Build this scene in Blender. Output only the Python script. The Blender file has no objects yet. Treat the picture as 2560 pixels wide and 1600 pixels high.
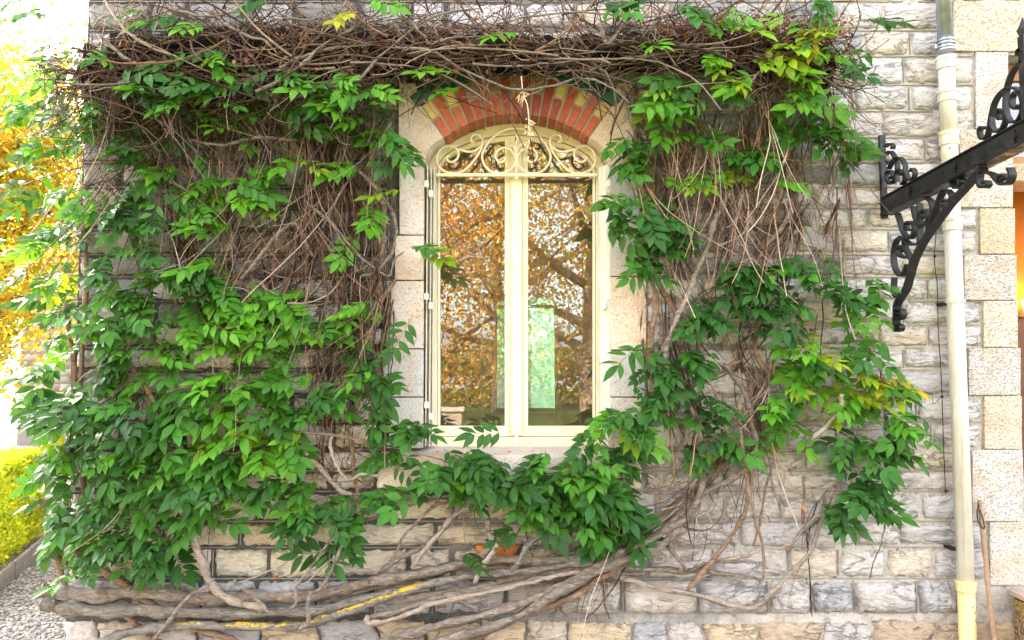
import bpy, bmesh, math, random
import numpy as np
from mathutils import Vector, Matrix

# ------------------------------------------------------------------ camera, sky, sun, exposure
sc = bpy.context.scene
COL = sc.collection
R = math.radians
rng = random.Random(11)
nrg = np.random.default_rng(11)

CAM = Vector((0.0, -4.8, 2.0))
PITCH = R(3.6)
LENS = 26.0
FPX = LENS / 36.0 * 2560.0
cam_d = bpy.data.cameras.new('camera')
cam_d.lens = LENS
cam_d.sensor_width = 36.0
cam_d.clip_end = 600.0
cam_o = bpy.data.objects.new('camera', cam_d)
COL.objects.link(cam_o)
cam_o.location = CAM
cam_o.rotation_euler = (R(90) + PITCH, 0, 0)
sc.camera = cam_o

SUN_EL = R(27)
SUN_DIR = Vector((-0.80, 0.60, 0.0)).normalized()      # horizontal direction towards the sun
wd = bpy.data.worlds.new('World')
sc.world = wd
wd.use_nodes = True
wn = wd.node_tree
bg = wn.nodes['Background']
sky_t = wn.nodes.new('ShaderNodeTexSky')
sky_t.sky_type = 'NISHITA'
sky_t.sun_disc = False
sky_t.sun_elevation = SUN_EL
sky_t.sun_rotation = math.atan2(SUN_DIR.x, SUN_DIR.y)
sky_t.dust_density = 3.0
sky_t.air_density = 1.0
hs = wn.nodes.new('ShaderNodeHueSaturation')
hs.inputs['Saturation'].default_value = 0.33
wn.links.new(sky_t.outputs[0], hs.inputs['Color'])
wn.links.new(hs.outputs[0], bg.inputs['Color'])
bg.inputs['Strength'].default_value = 0.15

sun_d = bpy.data.lights.new('sun', 'SUN')
sun_d.energy = 3.2
sun_d.angle = R(0.5)
sun_d.color = (1.0, 0.92, 0.80)
sun_o = bpy.data.objects.new('sun', sun_d)
COL.objects.link(sun_o)
sdir = Vector((SUN_DIR.x * math.cos(SUN_EL), SUN_DIR.y * math.cos(SUN_EL), math.sin(SUN_EL)))
sun_o.rotation_euler = sdir.to_track_quat('Z', 'Y').to_euler()
sun_o.location = sdir * 40

vs = sc.view_settings
vs.view_transform = 'Standard'
vs.look = 'None'
vs.gamma = 1.0
vs.use_curve_mapping = False
vs.exposure = 3.62
sc.cycles.max_bounces = 8
sc.cycles.diffuse_bounces = 3
sc.cycles.transparent_max_bounces = 16

# ------------------------------------------------------------------ helpers
CP, SP = math.cos(PITCH), math.sin(PITCH)


def ray(px, py):
    a, b = (px - 1280.0) / FPX, (800.0 - py) / FPX
    return Vector((a, -b * SP + CP, b * CP + SP))


def pt(px, py, o=0.0):
    """The point of the plane o metres in front of the wall face that the photograph shows at px, py."""
    d = ray(px, py)
    return CAM + d * ((-o - CAM.y) / d.y)


def ptx(px, py, X):
    d = ray(px, py)
    return CAM + d * ((X - CAM.x) / d.x)


def xz(px, py, o=0.0):
    p = pt(px, py, o)
    return (p.x, p.z)


def link(o, parent=None):
    COL.objects.link(o)
    if parent:
        o.parent = parent
    return o


def tag(o, label=None, cat=None, group=None, kind=None):
    if label: o['label'] = label
    if cat: o['category'] = cat
    if group: o['group'] = group
    if kind: o['kind'] = kind
    return o


def thing(name, label, cat, group=None, loc=(0, 0, 0)):
    o = bpy.data.objects.new(name, None)
    o.empty_display_size = 0.1
    o.location = loc
    COL.objects.link(o)
    bpy.context.view_layer.update()
    return tag(o, label, cat, group)


def place(o, parent):
    """Parent o, whose coordinates are world coordinates, without moving it."""
    if parent:
        o.parent = parent
        o.matrix_parent_inverse = Matrix.Translation(world_loc(parent)).inverted()


def world_loc(o):
    v = Vector(o.location)
    if o.parent:
        v = o.matrix_parent_inverse @ v + world_loc(o.parent)
    return v


def np_mesh(name, V, F, mat=None, smooth=False, attrs=None):
    """Mesh from arrays; F is (n,3) or (n,4); attrs: name -> per-vertex (n,4) colours or (n,) floats."""
    me = bpy.data.meshes.new(name)
    V = np.asarray(V, dtype=np.float32)
    F = np.asarray(F, dtype=np.int32)
    k = F.shape[1]
    me.vertices.add(len(V))
    me.vertices.foreach_set('co', V.ravel())
    me.loops.add(F.size)
    me.loops.foreach_set('vertex_index', F.ravel())
    me.polygons.add(len(F))
    me.polygons.foreach_set('loop_start', np.arange(0, F.size, k, dtype=np.int32))
    me.polygons.foreach_set('loop_total', np.full(len(F), k, dtype=np.int32))
    me.polygons.foreach_set('use_smooth', np.full(len(F), bool(smooth)))
    if attrs:
        for an, av in attrs.items():
            av = np.asarray(av, dtype=np.float32)
            if av.ndim == 2:
                a = me.attributes.new(an, 'FLOAT_COLOR', 'POINT')
                a.data.foreach_set('color', av.ravel())
            else:
                a = me.attributes.new(an, 'FLOAT', 'POINT')
                a.data.foreach_set('value', av.ravel())
    me.update(calc_edges=True)
    me.validate()
    if mat:
        me.materials.append(mat)
    return me


def mobj(name, me, parent=None, mat=None, color=None):
    if mat and not me.materials:
        me.materials.append(mat)
    o = bpy.data.objects.new(name, me)
    COL.objects.link(o)
    place(o, parent)
    if color:
        o.color = (color[0], color[1], color[2], 1.0)
    return o


def pyobj(name, verts, faces, mat, parent=None, smooth=False, color=None):
    me = bpy.data.meshes.new(name)
    me.from_pydata([tuple(v) for v in verts], [], faces)
    me.materials.append(mat)
    if smooth:
        me.polygons.foreach_set('use_smooth', [True] * len(me.polygons))
    me.update()
    return mobj(name, me, parent, None, color)


class MB:
    """Collects shapes into one mesh."""
    def __init__(self):
        self.v, self.f = [], []

    def add(self, vs_, fs_):
        n = len(self.v)
        self.v += [tuple(v) for v in vs_]
        self.f += [tuple(i + n for i in f) for f in fs_]

    def box(self, a, b):
        x0, y0, z0 = a
        x1, y1, z1 = b
        self.add([(x0, y0, z0), (x1, y0, z0), (x1, y1, z0), (x0, y1, z0), (x0, y0, z1), (x1, y0, z1), (x1, y1, z1), (x0, y1, z1)],
                 [(0, 3, 2, 1), (4, 5, 6, 7), (0, 1, 5, 4), (1, 2, 6, 5), (2, 3, 7, 6), (3, 0, 4, 7)])

    def tube(self, pts, rad, sides=8, caps=True, twist=0.0):
        v, f = tube_arrays(pts, rad, sides, twist)
        f = [tuple(q) for q in f]
        n = len(v)
        if caps:
            f.append(tuple(range(sides))[::-1])
            f.append(tuple(range(n - sides, n)))
        self.add(v, f)

    def lathe(self, c, prof, sides=20, caps=True):
        vs_, fs_ = [], []
        for z, r in prof:
            for i in range(sides):
                a = 2 * math.pi * i / sides
                vs_.append((c[0] + r * math.cos(a), c[1] + r * math.sin(a), c[2] + z))
        for k in range(len(prof) - 1):
            for i in range(sides):
                j = (i + 1) % sides
                fs_.append((k * sides + i, k * sides + j, (k + 1) * sides + j, (k + 1) * sides + i))
        if caps:
            fs_.append(tuple(range(sides))[::-1])
            fs_.append(tuple((len(prof) - 1) * sides + i for i in range(sides)))
        self.add(vs_, fs_)

    def build(self, name, mat, parent=None, smooth=False, bevel=0.0, color=None, seg=2):
        me = bpy.data.meshes.new(name)
        me.from_pydata(self.v, [], self.f)
        bm = bmesh.new()
        bm.from_mesh(me)
        bmesh.ops.recalc_face_normals(bm, faces=bm.faces)
        if bevel:
            bmesh.ops.bevel(bm, geom=bm.edges[:], offset=bevel, segments=seg, affect='EDGES', clamp_overlap=True)
        bm.to_mesh(me)
        bm.free()
        me.materials.append(mat)
        if smooth:
            me.polygons.foreach_set('use_smooth', [True] * len(me.polygons))
        me.update()
        return mobj(name, me, parent, None, color)


def spline(pts, n=8, closed=False):
    """Catmull-Rom through points (any dimension)."""
    P = np.asarray(pts, dtype=float)
    if len(P) < 3:
        t = np.linspace(0, 1, n * (len(P) - 1) + 1)[:, None]
        return P[0] * (1 - t) + P[-1] * t
    Q = np.vstack([2 * P[0] - P[1], P, 2 * P[-1] - P[-2]])
    out = []
    for i in range(1, len(Q) - 2):
        p0, p1, p2, p3 = Q[i - 1], Q[i], Q[i + 1], Q[i + 2]
        for k in range(n):
            t = k / n
            out.append(0.5 * ((2 * p1) + (-p0 + p2) * t + (2 * p0 - 5 * p1 + 4 * p2 - p3) * t * t + (-p0 + 3 * p1 - 3 * p2 + p3) * t ** 3))
    out.append(P[-1])
    return np.array(out)


def tube_arrays(pts, rad, sides=8, twist=0.0):
    P = np.asarray([tuple(p) for p in pts], dtype=float)
    n = len(P)
    r = np.full(n, rad) if np.isscalar(rad) else np.asarray(rad, dtype=float)
    T = np.gradient(P, axis=0)
    T /= np.linalg.norm(T, axis=1)[:, None] + 1e-9
    up = np.array([0.0, 1.0, 0.0]) if abs(T[:, 1]).mean() < 0.8 else np.array([1.0, 0.0, 0.0])
    A = np.cross(T, up)
    A /= np.linalg.norm(A, axis=1)[:, None] + 1e-9
    B = np.cross(T, A)
    ang = np.linspace(0, 2 * np.pi, sides, endpoint=False)[None, :] + np.arange(n)[:, None] * twist
    V = P[:, None, :] + r[:, None, None] * (np.cos(ang)[..., None] * A[:, None, :] + np.sin(ang)[..., None] * B[:, None, :])
    i = np.arange(n - 1)[:, None] * sides
    j = np.arange(sides)[None, :]
    k = (j + 1) % sides
    F = np.stack([i + j, i + k, i + sides + k, i + sides + j], axis=-1).reshape(-1, 4)
    return V.reshape(-1, 3), F


def strands_mesh(name, S, RAD, TINT, sides, mat):
    """Many thin strands at once. S (n,m,3), RAD (n,m), TINT (n,3)."""
    n, m, _ = S.shape
    T = np.gradient(S, axis=1)
    T /= np.linalg.norm(T, axis=2, keepdims=True) + 1e-9
    up = np.array([0.13, 0.97, 0.2])
    A = np.cross(T, up)
    A /= np.linalg.norm(A, axis=2, keepdims=True) + 1e-9
    B = np.cross(T, A)
    ang = np.linspace(0, 2 * np.pi, sides, endpoint=False)
    V = S[:, :, None, :] + RAD[:, :, None, None] * (np.cos(ang)[None, None, :, None] * A[:, :, None, :] + np.sin(ang)[None, None, :, None] * B[:, :, None, :])
    base = (np.arange(n) * m * sides)[:, None, None]
    i = (np.arange(m - 1) * sides)[None, :, None]
    j = np.arange(sides)[None, None, :]
    k = (j + 1) % sides
    F = np.stack([base + i + j, base + i + k, base + i + sides + k, base + i + sides + j], axis=-1).reshape(-1, 4)
    tint = np.ones((n, m * sides, 4))
    tint[:, :, :3] = TINT[:, None, :]
    return np_mesh(name, V.reshape(-1, 3), F, mat, True, {'tint': tint.reshape(-1, 4)})


def poly_extrude(name, polys, y_front, depth, mat, parent=None, bevel=0.0, color=None):
    """polys: list of outlines in (x, z); the first is the outside, the others holes. Solid from y_front back by depth."""
    cu = bpy.data.curves.new(name, 'CURVE')
    cu.dimensions = '2D'
    cu.fill_mode = 'BOTH'
    cu.extrude = max(depth / 2 - bevel, 0.0005)
    cu.bevel_depth = bevel
    cu.offset = -bevel
    cu.bevel_resolution = 1
    for P in polys:
        s = cu.splines.new('POLY')
        s.points.add(len(P) - 1)
        for q, (a, b) in zip(s.points, P):
            q.co = (a, b, 0, 1)
        s.use_cyclic_u = True
    tmp = bpy.data.objects.new(name + '_tmp', cu)
    COL.objects.link(tmp)
    dg = bpy.context.evaluated_depsgraph_get()
    me = bpy.data.meshes.new_from_object(tmp.evaluated_get(dg))
    bpy.data.objects.remove(tmp)
    bpy.data.curves.remove(cu)
    me.name = name
    me.transform(Matrix(((1, 0, 0, 0), (0, 0, -1, y_front + depth / 2), (0, 1, 0, 0), (0, 0, 0, 1))))
    me.materials.clear()
    me.materials.append(mat)
    return mobj(name, me, parent, None, color)


# ------------------------------------------------------------------ materials
class NT:
    def __init__(self, name):
        self.m = bpy.data.materials.new(name)
        self.m.use_nodes = True
        self.t = self.m.node_tree
        self.bsdf = self.t.nodes['Principled BSDF']
        self.out = self.t.nodes['Material Output']

    def n(self, kind, **kw):
        nd = self.t.nodes.new(kind)
        for k, v in kw.items():
            setattr(nd, k, v)
        return nd

    def l(self, a, b):
        self.t.links.new(a, b)

    def noise(self, vec, scale, detail=4, rough=0.6, dist=0.0):
        nd = self.n('ShaderNodeTexNoise')
        nd.inputs['Scale'].default_value = scale
        nd.inputs['Detail'].default_value = detail
        nd.inputs['Roughness'].default_value = rough
        nd.inputs['Distortion'].default_value = dist
        if vec: self.l(vec, nd.inputs['Vector'])
        return nd.outputs['Fac']

    def ramp(self, fac, stops):
        nd = self.n('ShaderNodeValToRGB')
        e = nd.color_ramp.elements
        while len(e) < len(stops): e.new(0.5)
        for el, (p, c) in zip(e, stops):
            el.position = p
            el.color = (c[0], c[1], c[2], 1) if not np.isscalar(c) else (c, c, c, 1)
        self.l(fac, nd.inputs[0])
        return nd.outputs[0]

    def mix(self, fac, a, b, mode='MIX'):
        nd = self.n('ShaderNodeMix', data_type='RGBA', blend_type=mode)
        for s, v in ((nd.inputs[0], fac), (nd.inputs[6], a), (nd.inputs[7], b)):
            if hasattr(v, 'is_linked') or hasattr(v, 'links'): self.l(v, s)
            elif np.isscalar(v): s.default_value = v
            else: s.default_value = (v[0], v[1], v[2], 1)
        return nd.outputs[2]

    def math(self, op, a, b=None):
        nd = self.n('ShaderNodeMath', operation=op)
        for s, v in zip(nd.inputs, (a, b)):
            if v is None: continue
            if np.isscalar(v): s.default_value = v
            else: self.l(v, s)
        return nd.outputs[0]

    def pos(self, per_object=True):
        g = self.n('ShaderNodeNewGeometry')
        if not per_object: return g.outputs['Position']
        oi = self.n('ShaderNodeObjectInfo')
        sc_ = self.n('ShaderNodeVectorMath', operation='SCALE')
        cx = self.n('ShaderNodeCombineXYZ')
        cx.inputs[0].default_value, cx.inputs[1].default_value, cx.inputs[2].default_value = 37.0, 11.0, 53.0
        self.l(cx.outputs[0], sc_.inputs[0])
        self.l(oi.outputs['Random'], sc_.inputs['Scale'])
        ad = self.n('ShaderNodeVectorMath', operation='ADD')
        self.l(g.outputs['Position'], ad.inputs[0])
        self.l(sc_.outputs[0], ad.inputs[1])
        return ad.outputs[0]

    def ocol(self):
        return self.n('ShaderNodeObjectInfo').outputs['Color']

    def attr(self, name):
        return self.n('ShaderNodeAttribute', attribute_name=name)

    def bump(self, h, strength=0.5, dist=0.01, normal=None):
        b = self.n('ShaderNodeBump')
        b.inputs['Strength'].default_value = strength
        b.inputs['Distance'].default_value = dist
        self.l(h, b.inputs['Height'])
        if normal: self.l(normal, b.inputs['Normal'])
        return b.outputs[0]

    def fin(self, col=None, rough=0.8, normal=None, spec=0.3, metal=0.0):
        i = self.bsdf.inputs
        if col is not None:
            if hasattr(col, 'links'): self.l(col, i['Base Color'])
            else: i['Base Color'].default_value = (col[0], col[1], col[2], 1)
        if hasattr(rough, 'links'): self.l(rough, i['Roughness'])
        else: i['Roughness'].default_value = rough
        i['Specular IOR Level'].default_value = spec
        i['Metallic'].default_value = metal
        if normal: self.l(normal, i['Normal'])
        return self.m


def m_stone(name='rock_face', coarse=1.0, dark=0.72, strength=0.9):
    """Split rock: broken ledges, thin dark cracks, warm stains."""
    k = NT(name)
    p = k.pos()
    mp = k.n('ShaderNodeMapping')
    mp.inputs['Scale'].default_value = (0.62, 1.0, 1.5)
    mp.inputs['Rotation'].default_value = (0, R(9), 0)
    k.l(p, mp.inputs['Vector'])
    v = mp.outputs[0]
    n1 = k.noise(v, 8 * coarse, 6, 0.60, 0.8)
    n2 = k.noise(v, 30 * coarse, 6, 0.68, 0.5)
    n3 = k.noise(v, 4.5, 3, 0.5)
    n4 = k.noise(v, 120, 3, 0.6)
    n5 = k.noise(v, 3.0, 4, 0.6)
    cr = k.math('ABSOLUTE', k.math('SUBTRACT', n1, 0.5))
    crack = k.ramp(cr, [(0.0, 0.0), (0.040, 1.0)])
    gate = k.ramp(n3, [(0.44, 1.0), (0.56, 0.0)])
    crack_g = k.math('MAXIMUM', crack, gate)
    warm = k.ramp(n5, [(0.50, 0.0), (0.70, 1.0)])
    c = k.mix(k.math('MULTIPLY', warm, 0.30), k.ocol(), (0.60, 0.43, 0.27))
    c = k.mix(1.0, c, k.ramp(n2, [(0.28, dark * 0.85), (0.48, 1.0), (0.75, 1.12)]), 'MULTIPLY')
    c = k.mix(k.ramp(crack_g, [(0.0, 0.62), (1.0, 0.0)]), c, (0.16, 0.14, 0.13))
    h = k.math('ADD', k.math('MULTIPLY', n1, 1.5), k.math('ADD', k.math('MULTIPLY', n2, 0.85), k.math('MULTIPLY', n4, 0.12)))
    h = k.math('ADD', h, k.math('MULTIPLY', crack_g, 0.30))
    return k.fin(c, 0.92, k.bump(h, strength, 0.055), 0.15)


def m_tooled(name, scale=60, pit=0.55, strength=0.8, aniso=(1, 1, 1)):
    """Bush-hammered smooth stone with small pits."""
    k = NT(name)
    mp = k.n('ShaderNodeMapping')
    mp.inputs['Scale'].default_value = aniso
    mp.inputs['Rotation'].default_value = (0, R(28), 0)
    k.l(k.pos(), mp.inputs['Vector'])
    v = mp.outputs[0]
    n1 = k.noise(v, scale, 3, 0.55, 0.4)
    n2 = k.noise(v, 6, 4, 0.6)
    pits = k.ramp(n1, [(0.30, 0.0), (0.44, 1.0)])
    c = k.mix(k.math('MULTIPLY', k.ramp(n2, [(0.45, 0.0), (0.62, 1.0)]), 0.45), k.ocol(), (0.50, 0.33, 0.19))
    c = k.mix(1.0, c, k.ramp(n1, [(0.28, pit), (0.46, 1.0), (0.7, 1.08)]), 'MULTIPLY')
    h = k.math('ADD', k.math('MULTIPLY', pits, 0.7), k.math('MULTIPLY', n1, 1.0))
    return k.fin(c, 0.9, k.bump(h, strength, 0.012), 0.15)


def m_mortar():
    k = NT('mortar')
    p = k.pos(False)
    n1 = k.noise(p, 2.2, 4, 0.6)
    n2 = k.noise(p, 70, 4, 0.7)
    n3 = k.noise(p, 14, 4, 0.6)
    sx = k.n('ShaderNodeSeparateXYZ')
    k.l(p, sx.inputs[0])
    old = k.math('ADD', k.math('MULTIPLY', sx.outputs['X'], 0.17), n1)  # mortar tone runs from dark at the left to pale at the right
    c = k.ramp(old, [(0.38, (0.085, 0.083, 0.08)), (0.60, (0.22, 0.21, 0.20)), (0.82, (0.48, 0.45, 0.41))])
    c = k.mix(1.0, c, k.ramp(n2, [(0.3, 0.75), (0.6, 1.1)]), 'MULTIPLY')
    c = k.mix(1.0, c, k.ramp(n3, [(0.32, 0.55), (0.5, 1.0)]), 'MULTIPLY')
    return k.fin(c, 0.95, k.bump(k.math('ADD', n2, n3), 0.7, 0.01), 0.1)


def m_simple(name, col, rough=0.7, var=0.15, scale=20, spec=0.3, bump=0.15, metal=0.0, use_obj=False):
    k = NT(name)
    p = k.pos()
    n = k.noise(p, scale, 5, 0.6)
    c0 = k.ocol() if use_obj else col
    c = k.mix(1.0, c0, k.ramp(n, [(0.25, 1 - var), (0.75, 1 + var)]), 'MULTIPLY')
    return k.fin(c, rough, k.bump(n, bump, 0.01), spec, metal)


def m_brick():
    k = NT('glazed_brick')
    p = k.pos()
    n1 = k.noise(p, 30, 5, 0.6)
    n2 = k.noise(p, 9, 3, 0.6)
    c = k.mix(1.0, k.ocol(), k.ramp(n1, [(0.25, 0.7), (0.7, 1.2)]), 'MULTIPLY')
    c = k.mix(k.ramp(n2, [(0.6, 0.0), (0.75, 0.5)]), c, (0.25, 0.19, 0.16))
    return k.fin(c, 0.55, k.bump(n1, 0.35, 0.008), 0.4)


def m_paint(name, col, chips=0.0, streak=0.0):
    k = NT(name)
    p = k.pos()
    n1 = k.noise(p, 3, 4, 0.6)
    n2 = k.noise(p, 45, 4, 0.7)
    n3 = k.noise(p, 13, 5, 0.65)
    c = k.mix(1.0, col, k.ramp(n1, [(0.3, (0.86, 0.84, 0.80)), (0.65, (1.05, 1.05, 1.05))]), 'MULTIPLY')
    c = k.mix(k.ramp(n3, [(0.56, 0.0), (0.75, 0.4)]), c, (0.42, 0.34, 0.22))
    if streak:
        mp = k.n('ShaderNodeMapping')
        mp.inputs['Scale'].default_value = (34, 34, 1.6)
        k.l(p, mp.inputs['Vector'])
        ns = k.noise(mp.outputs[0], 1.0, 5, 0.65)
        c = k.mix(k.ramp(ns, [(0.50, 0.0), (0.68, streak)]), c, (0.30, 0.25, 0.17))
        c = k.mix(k.ramp(n2, [(0.70, 0.0), (0.74, 0.8)]), c, (0.10, 0.07, 0.05))
    if chips:
        c = k.mix(k.ramp(n3, [(0.685 - chips, 0.0), (0.70 - chips, 1.0)]), c, (0.06, 0.04, 0.035))
    return k.fin(c, 0.45, k.bump(n2, 0.08, 0.004), 0.4)


def m_zinc():
    k = NT('zinc')
    p = k.pos()
    n1 = k.noise(p, 6, 4, 0.6)
    c = k.ramp(n1, [(0.3, (0.30, 0.32, 0.35)), (0.7, (0.50, 0.52, 0.55))])
    return k.fin(c, 0.38, None, 0.5, 0.9)


def m_iron():
    k = NT('black_iron')
    p = k.pos()
    n1 = k.noise(p, 16, 5, 0.65)
    n2 = k.noise(p, 60, 4, 0.6)
    c = k.mix(k.ramp(n1, [(0.58, 0.0), (0.72, 0.85)]), (0.0075, 0.007, 0.008), (0.045, 0.021, 0.014))
    return k.fin(c, k.ramp(n1, [(0.4, 0.38), (0.7, 0.75)]), k.bump(n2, 0.25, 0.004), 0.4)


def m_bark(name, a, b, lichen=0.0):
    k = NT(name)
    p = k.pos()
    tc = k.n('ShaderNodeTexCoord')
    mp = k.n('ShaderNodeMapping')
    mp.inputs['Scale'].default_value = (0.55, 1.6, 1.6)
    k.l(p, mp.inputs['Vector'])
    n1 = k.noise(mp.outputs[0], 26, 6, 0.65, 1.0)
    n2 = k.noise(p, 90, 4, 0.6)
    n3 = k.noise(p, 5, 4, 0.6)
    c = k.ramp(n1, [(0.30, tuple(x * 0.35 for x in a)), (0.45, a), (0.68, b)])
    c = k.mix(k.ramp(n3, [(0.45, 0.0), (0.7, 0.6)]), c, (0.20, 0.185, 0.165))
    if lichen:
        g = k.n('ShaderNodeNewGeometry')
        sx = k.n('ShaderNodeSeparateXYZ')
        k.l(g.outputs['Normal'], sx.inputs[0])
        up = k.ramp(k.math('ADD', sx.outputs['Z'], k.math('MULTIPLY', k.noise(p, 55, 4, 0.7), 0.5)), [(0.55, 0.0), (0.72, 1.0)])
        pm = k.n('ShaderNodeSeparateXYZ')
        k.l(g.outputs['Position'], pm.inputs[0])
        nn = k.noise(p, 3.2, 5, 0.62)
        nf = k.noise(p, 40, 4, 0.7)
        msk = k.ramp(k.math('ADD', nn, k.math('MULTIPLY', nf, 0.9)), [(0.985 - lichen, 0.0), (1.0 - lichen, 1.0)])
        gx = k.ramp(k.math('MULTIPLY', k.math('ADD', pm.outputs['X'], 3.0), 0.2), [(0.19, 0.0), (0.21, 1.0), (0.47, 1.0), (0.50, 0.0)])
        msk = k.math('MULTIPLY', msk, gx)
        c = k.mix(k.math('MULTIPLY', up, msk), c, (0.62, 0.38, 0.02))
    h = k.math('ADD', k.math('MULTIPLY', n1, 1.0), k.math('MULTIPLY', n2, 0.25))
    return k.fin(c, 0.9, k.bump(h, 0.9, 0.02), 0.12)


def m_twig():
    k = NT('twig')
    a = k.attr('tint')
    p = k.pos()
    n1 = k.noise(p, 40, 3, 0.6)
    c = k.mix(1.0, a.outputs['Color'], k.ramp(n1, [(0.3, 0.7), (0.7, 1.2)]), 'MULTIPLY')
    return k.fin(c, 0.85, None, 0.15)


def m_leaf(name='leaf', trans=0.30, gloss=0.44, tcol=(2.6, 1.7, 0.4)):
    """Leaf: colour = object colour x per-leaflet tint, pale midrib and side veins from the leaf's own coordinates, light passes through."""
    k = NT(name)
    tint = k.attr('tint').outputs['Color']
    c = k.mix(1.0, k.ocol(), tint, 'MULTIPLY')
    s = k.attr('across').outputs['Fac']
    t = k.attr('along').outputs['Fac']
    sa = k.math('ABSOLUTE', s)
    rib = k.ramp(sa, [(0.03, 1.0), (0.13, 0.0)])
    side = k.math('SINE', k.math('SUBTRACT', k.math('MULTIPLY', t, 42.0), k.math('MULTIPLY', sa, 9.0)))
    vein = k.ramp(side, [(0.86, 0.0), (1.0, 0.22)])
    c2 = k.mix(k.math('ADD', k.math('MULTIPLY', rib, 0.30), vein), c, k.mix(1.0, c, (1.7, 1.45, 1.5), 'MULTIPLY'))
    p = k.pos()
    n1 = k.noise(p, 14, 3, 0.6)
    c2 = k.mix(1.0, c2, k.ramp(n1, [(0.25, 0.78), (0.75, 1.22)]), 'MULTIPLY')
    h = k.math('SUBTRACT', k.math('MULTIPLY', side, 0.35), rib)
    bmp = k.bump(h, 0.35, 0.004)
    sp_ = k.ramp(k.noise(p, 30, 4, 0.7), [(0.66, 0.0), (0.74, 0.55)])
    c2 = k.mix(sp_, c2, (0.16, 0.14, 0.03))
    k.fin(c2, gloss, bmp, 0.25)
    tr = k.n('ShaderNodeBsdfTranslucent')
    k.l(k.mix(1.0, c2, tcol, 'MULTIPLY'), tr.inputs['Color'])
    mx = k.n('ShaderNodeMixShader')
    mx.inputs[0].default_value = trans
    k.l(k.bsdf.outputs[0], mx.inputs[1])
    k.l(tr.outputs[0], mx.inputs[2])
    k.l(mx.outputs[0], k.out.inputs['Surface'])
    return k.m


def m_card_leaf(name, cols, trans=0.5, gloss=0.5, tc=(1.4, 1.25, 0.9)):
    k = NT(name)
    tint = k.attr('tint').outputs['Color']
    k.fin(tint, gloss, None, 0.3)
    tr = k.n('ShaderNodeBsdfTranslucent')
    k.l(k.mix(1.0, tint, tc, 'MULTIPLY'), tr.inputs['Color'])
    mx = k.n('ShaderNodeMixShader')
    mx.inputs[0].default_value = trans
    k.l(k.bsdf.outputs[0], mx.inputs[1])
    k.l(tr.outputs[0], mx.inputs[2])
    k.l(mx.outputs[0], k.out.inputs['Surface'])
    return k.m


def m_glass(ior=2.15, tint=(0.92, 0.95, 0.93)):
    k = NT('window_glass')
    fr = k.n('ShaderNodeFresnel')
    fr.inputs['IOR'].default_value = ior
    gl = k.n('ShaderNodeBsdfGlossy')
    gl.inputs['Roughness'].default_value = 0.012
    tr = k.n('ShaderNodeBsdfTransparent')
    tr.inputs['Color'].default_value = (*tint, 1)
    mx = k.n('ShaderNodeMixShader')
    k.l(fr.outputs[0], mx.inputs[0])
    k.l(tr.outputs[0], mx.inputs[1])
    k.l(gl.outputs[0], mx.inputs[2])
    # thin diffuse veil that paints a golden haze over the pane
    df = k.n('ShaderNodeBsdfDiffuse')
    df.inputs['Color'].default_value = (0.75, 0.62, 0.42, 1)
    m2 = k.n('ShaderNodeMixShader')
    k.l(k.ramp(k.noise(k.pos(), 3.5, 5, 0.6), [(0.3, 0.015), (0.75, 0.06)]), m2.inputs[0])
    k.l(mx.outputs[0], m2.inputs[1])
    k.l(df.outputs[0], m2.inputs[2])
    k.l(m2.outputs[0], k.out.inputs['Surface'])
    return k.m


def m_emit(name, col, strength):
    k = NT(name)
    k.fin(col, 0.5)
    k.bsdf.inputs['Emission Color'].default_value = (*col, 1)
    k.bsdf.inputs['Emission Strength'].default_value = strength
    return k.m


def m_gravel():
    k = NT('gravel')
    p = k.pos(False)
    vo = k.n('ShaderNodeTexVoronoi')
    vo.inputs['Scale'].default_value = 42
    k.l(p, vo.inputs['Vector'])
    sp = k.n('ShaderNodeSeparateColor')
    k.l(vo.outputs['Color'], sp.inputs[0])
    c = k.ramp(sp.outputs[0], [(0.0, (0.20, 0.16, 0.13)), (0.5, (0.42, 0.36, 0.31)), (1.0, (0.60, 0.55, 0.50))])
    c = k.mix(1.0, c, k.ramp(vo.outputs['Distance'], [(0.2, 1.0), (0.75, 0.45)]), 'MULTIPLY')
    return k.fin(c, 0.9, k.bump(vo.outputs['Distance'], -0.8, 0.02), 0.15)


def m_frost():
    k = NT('frosted_glass')
    tl = k.n('ShaderNodeBsdfTranslucent')
    k.l(k.ramp(k.noise(k.pos(), 4, 5, 0.6), [(0.3, (0.10, 0.20, 0.15)), (0.7, (0.20, 0.30, 0.24))]), tl.inputs['Color'])
    tr = k.n('ShaderNodeBsdfTransparent')
    tr.inputs['Color'].default_value = (0.50, 0.68, 0.58, 1)
    mx = k.n('ShaderNodeMixShader')
    mx.inputs[0].default_value = 0.22
    k.l(tr.outputs[0], mx.inputs[1])
    k.l(tl.outputs[0], mx.inputs[2])
    k.l(mx.outputs[0], k.out.inputs['Surface'])
    return k.m


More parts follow.
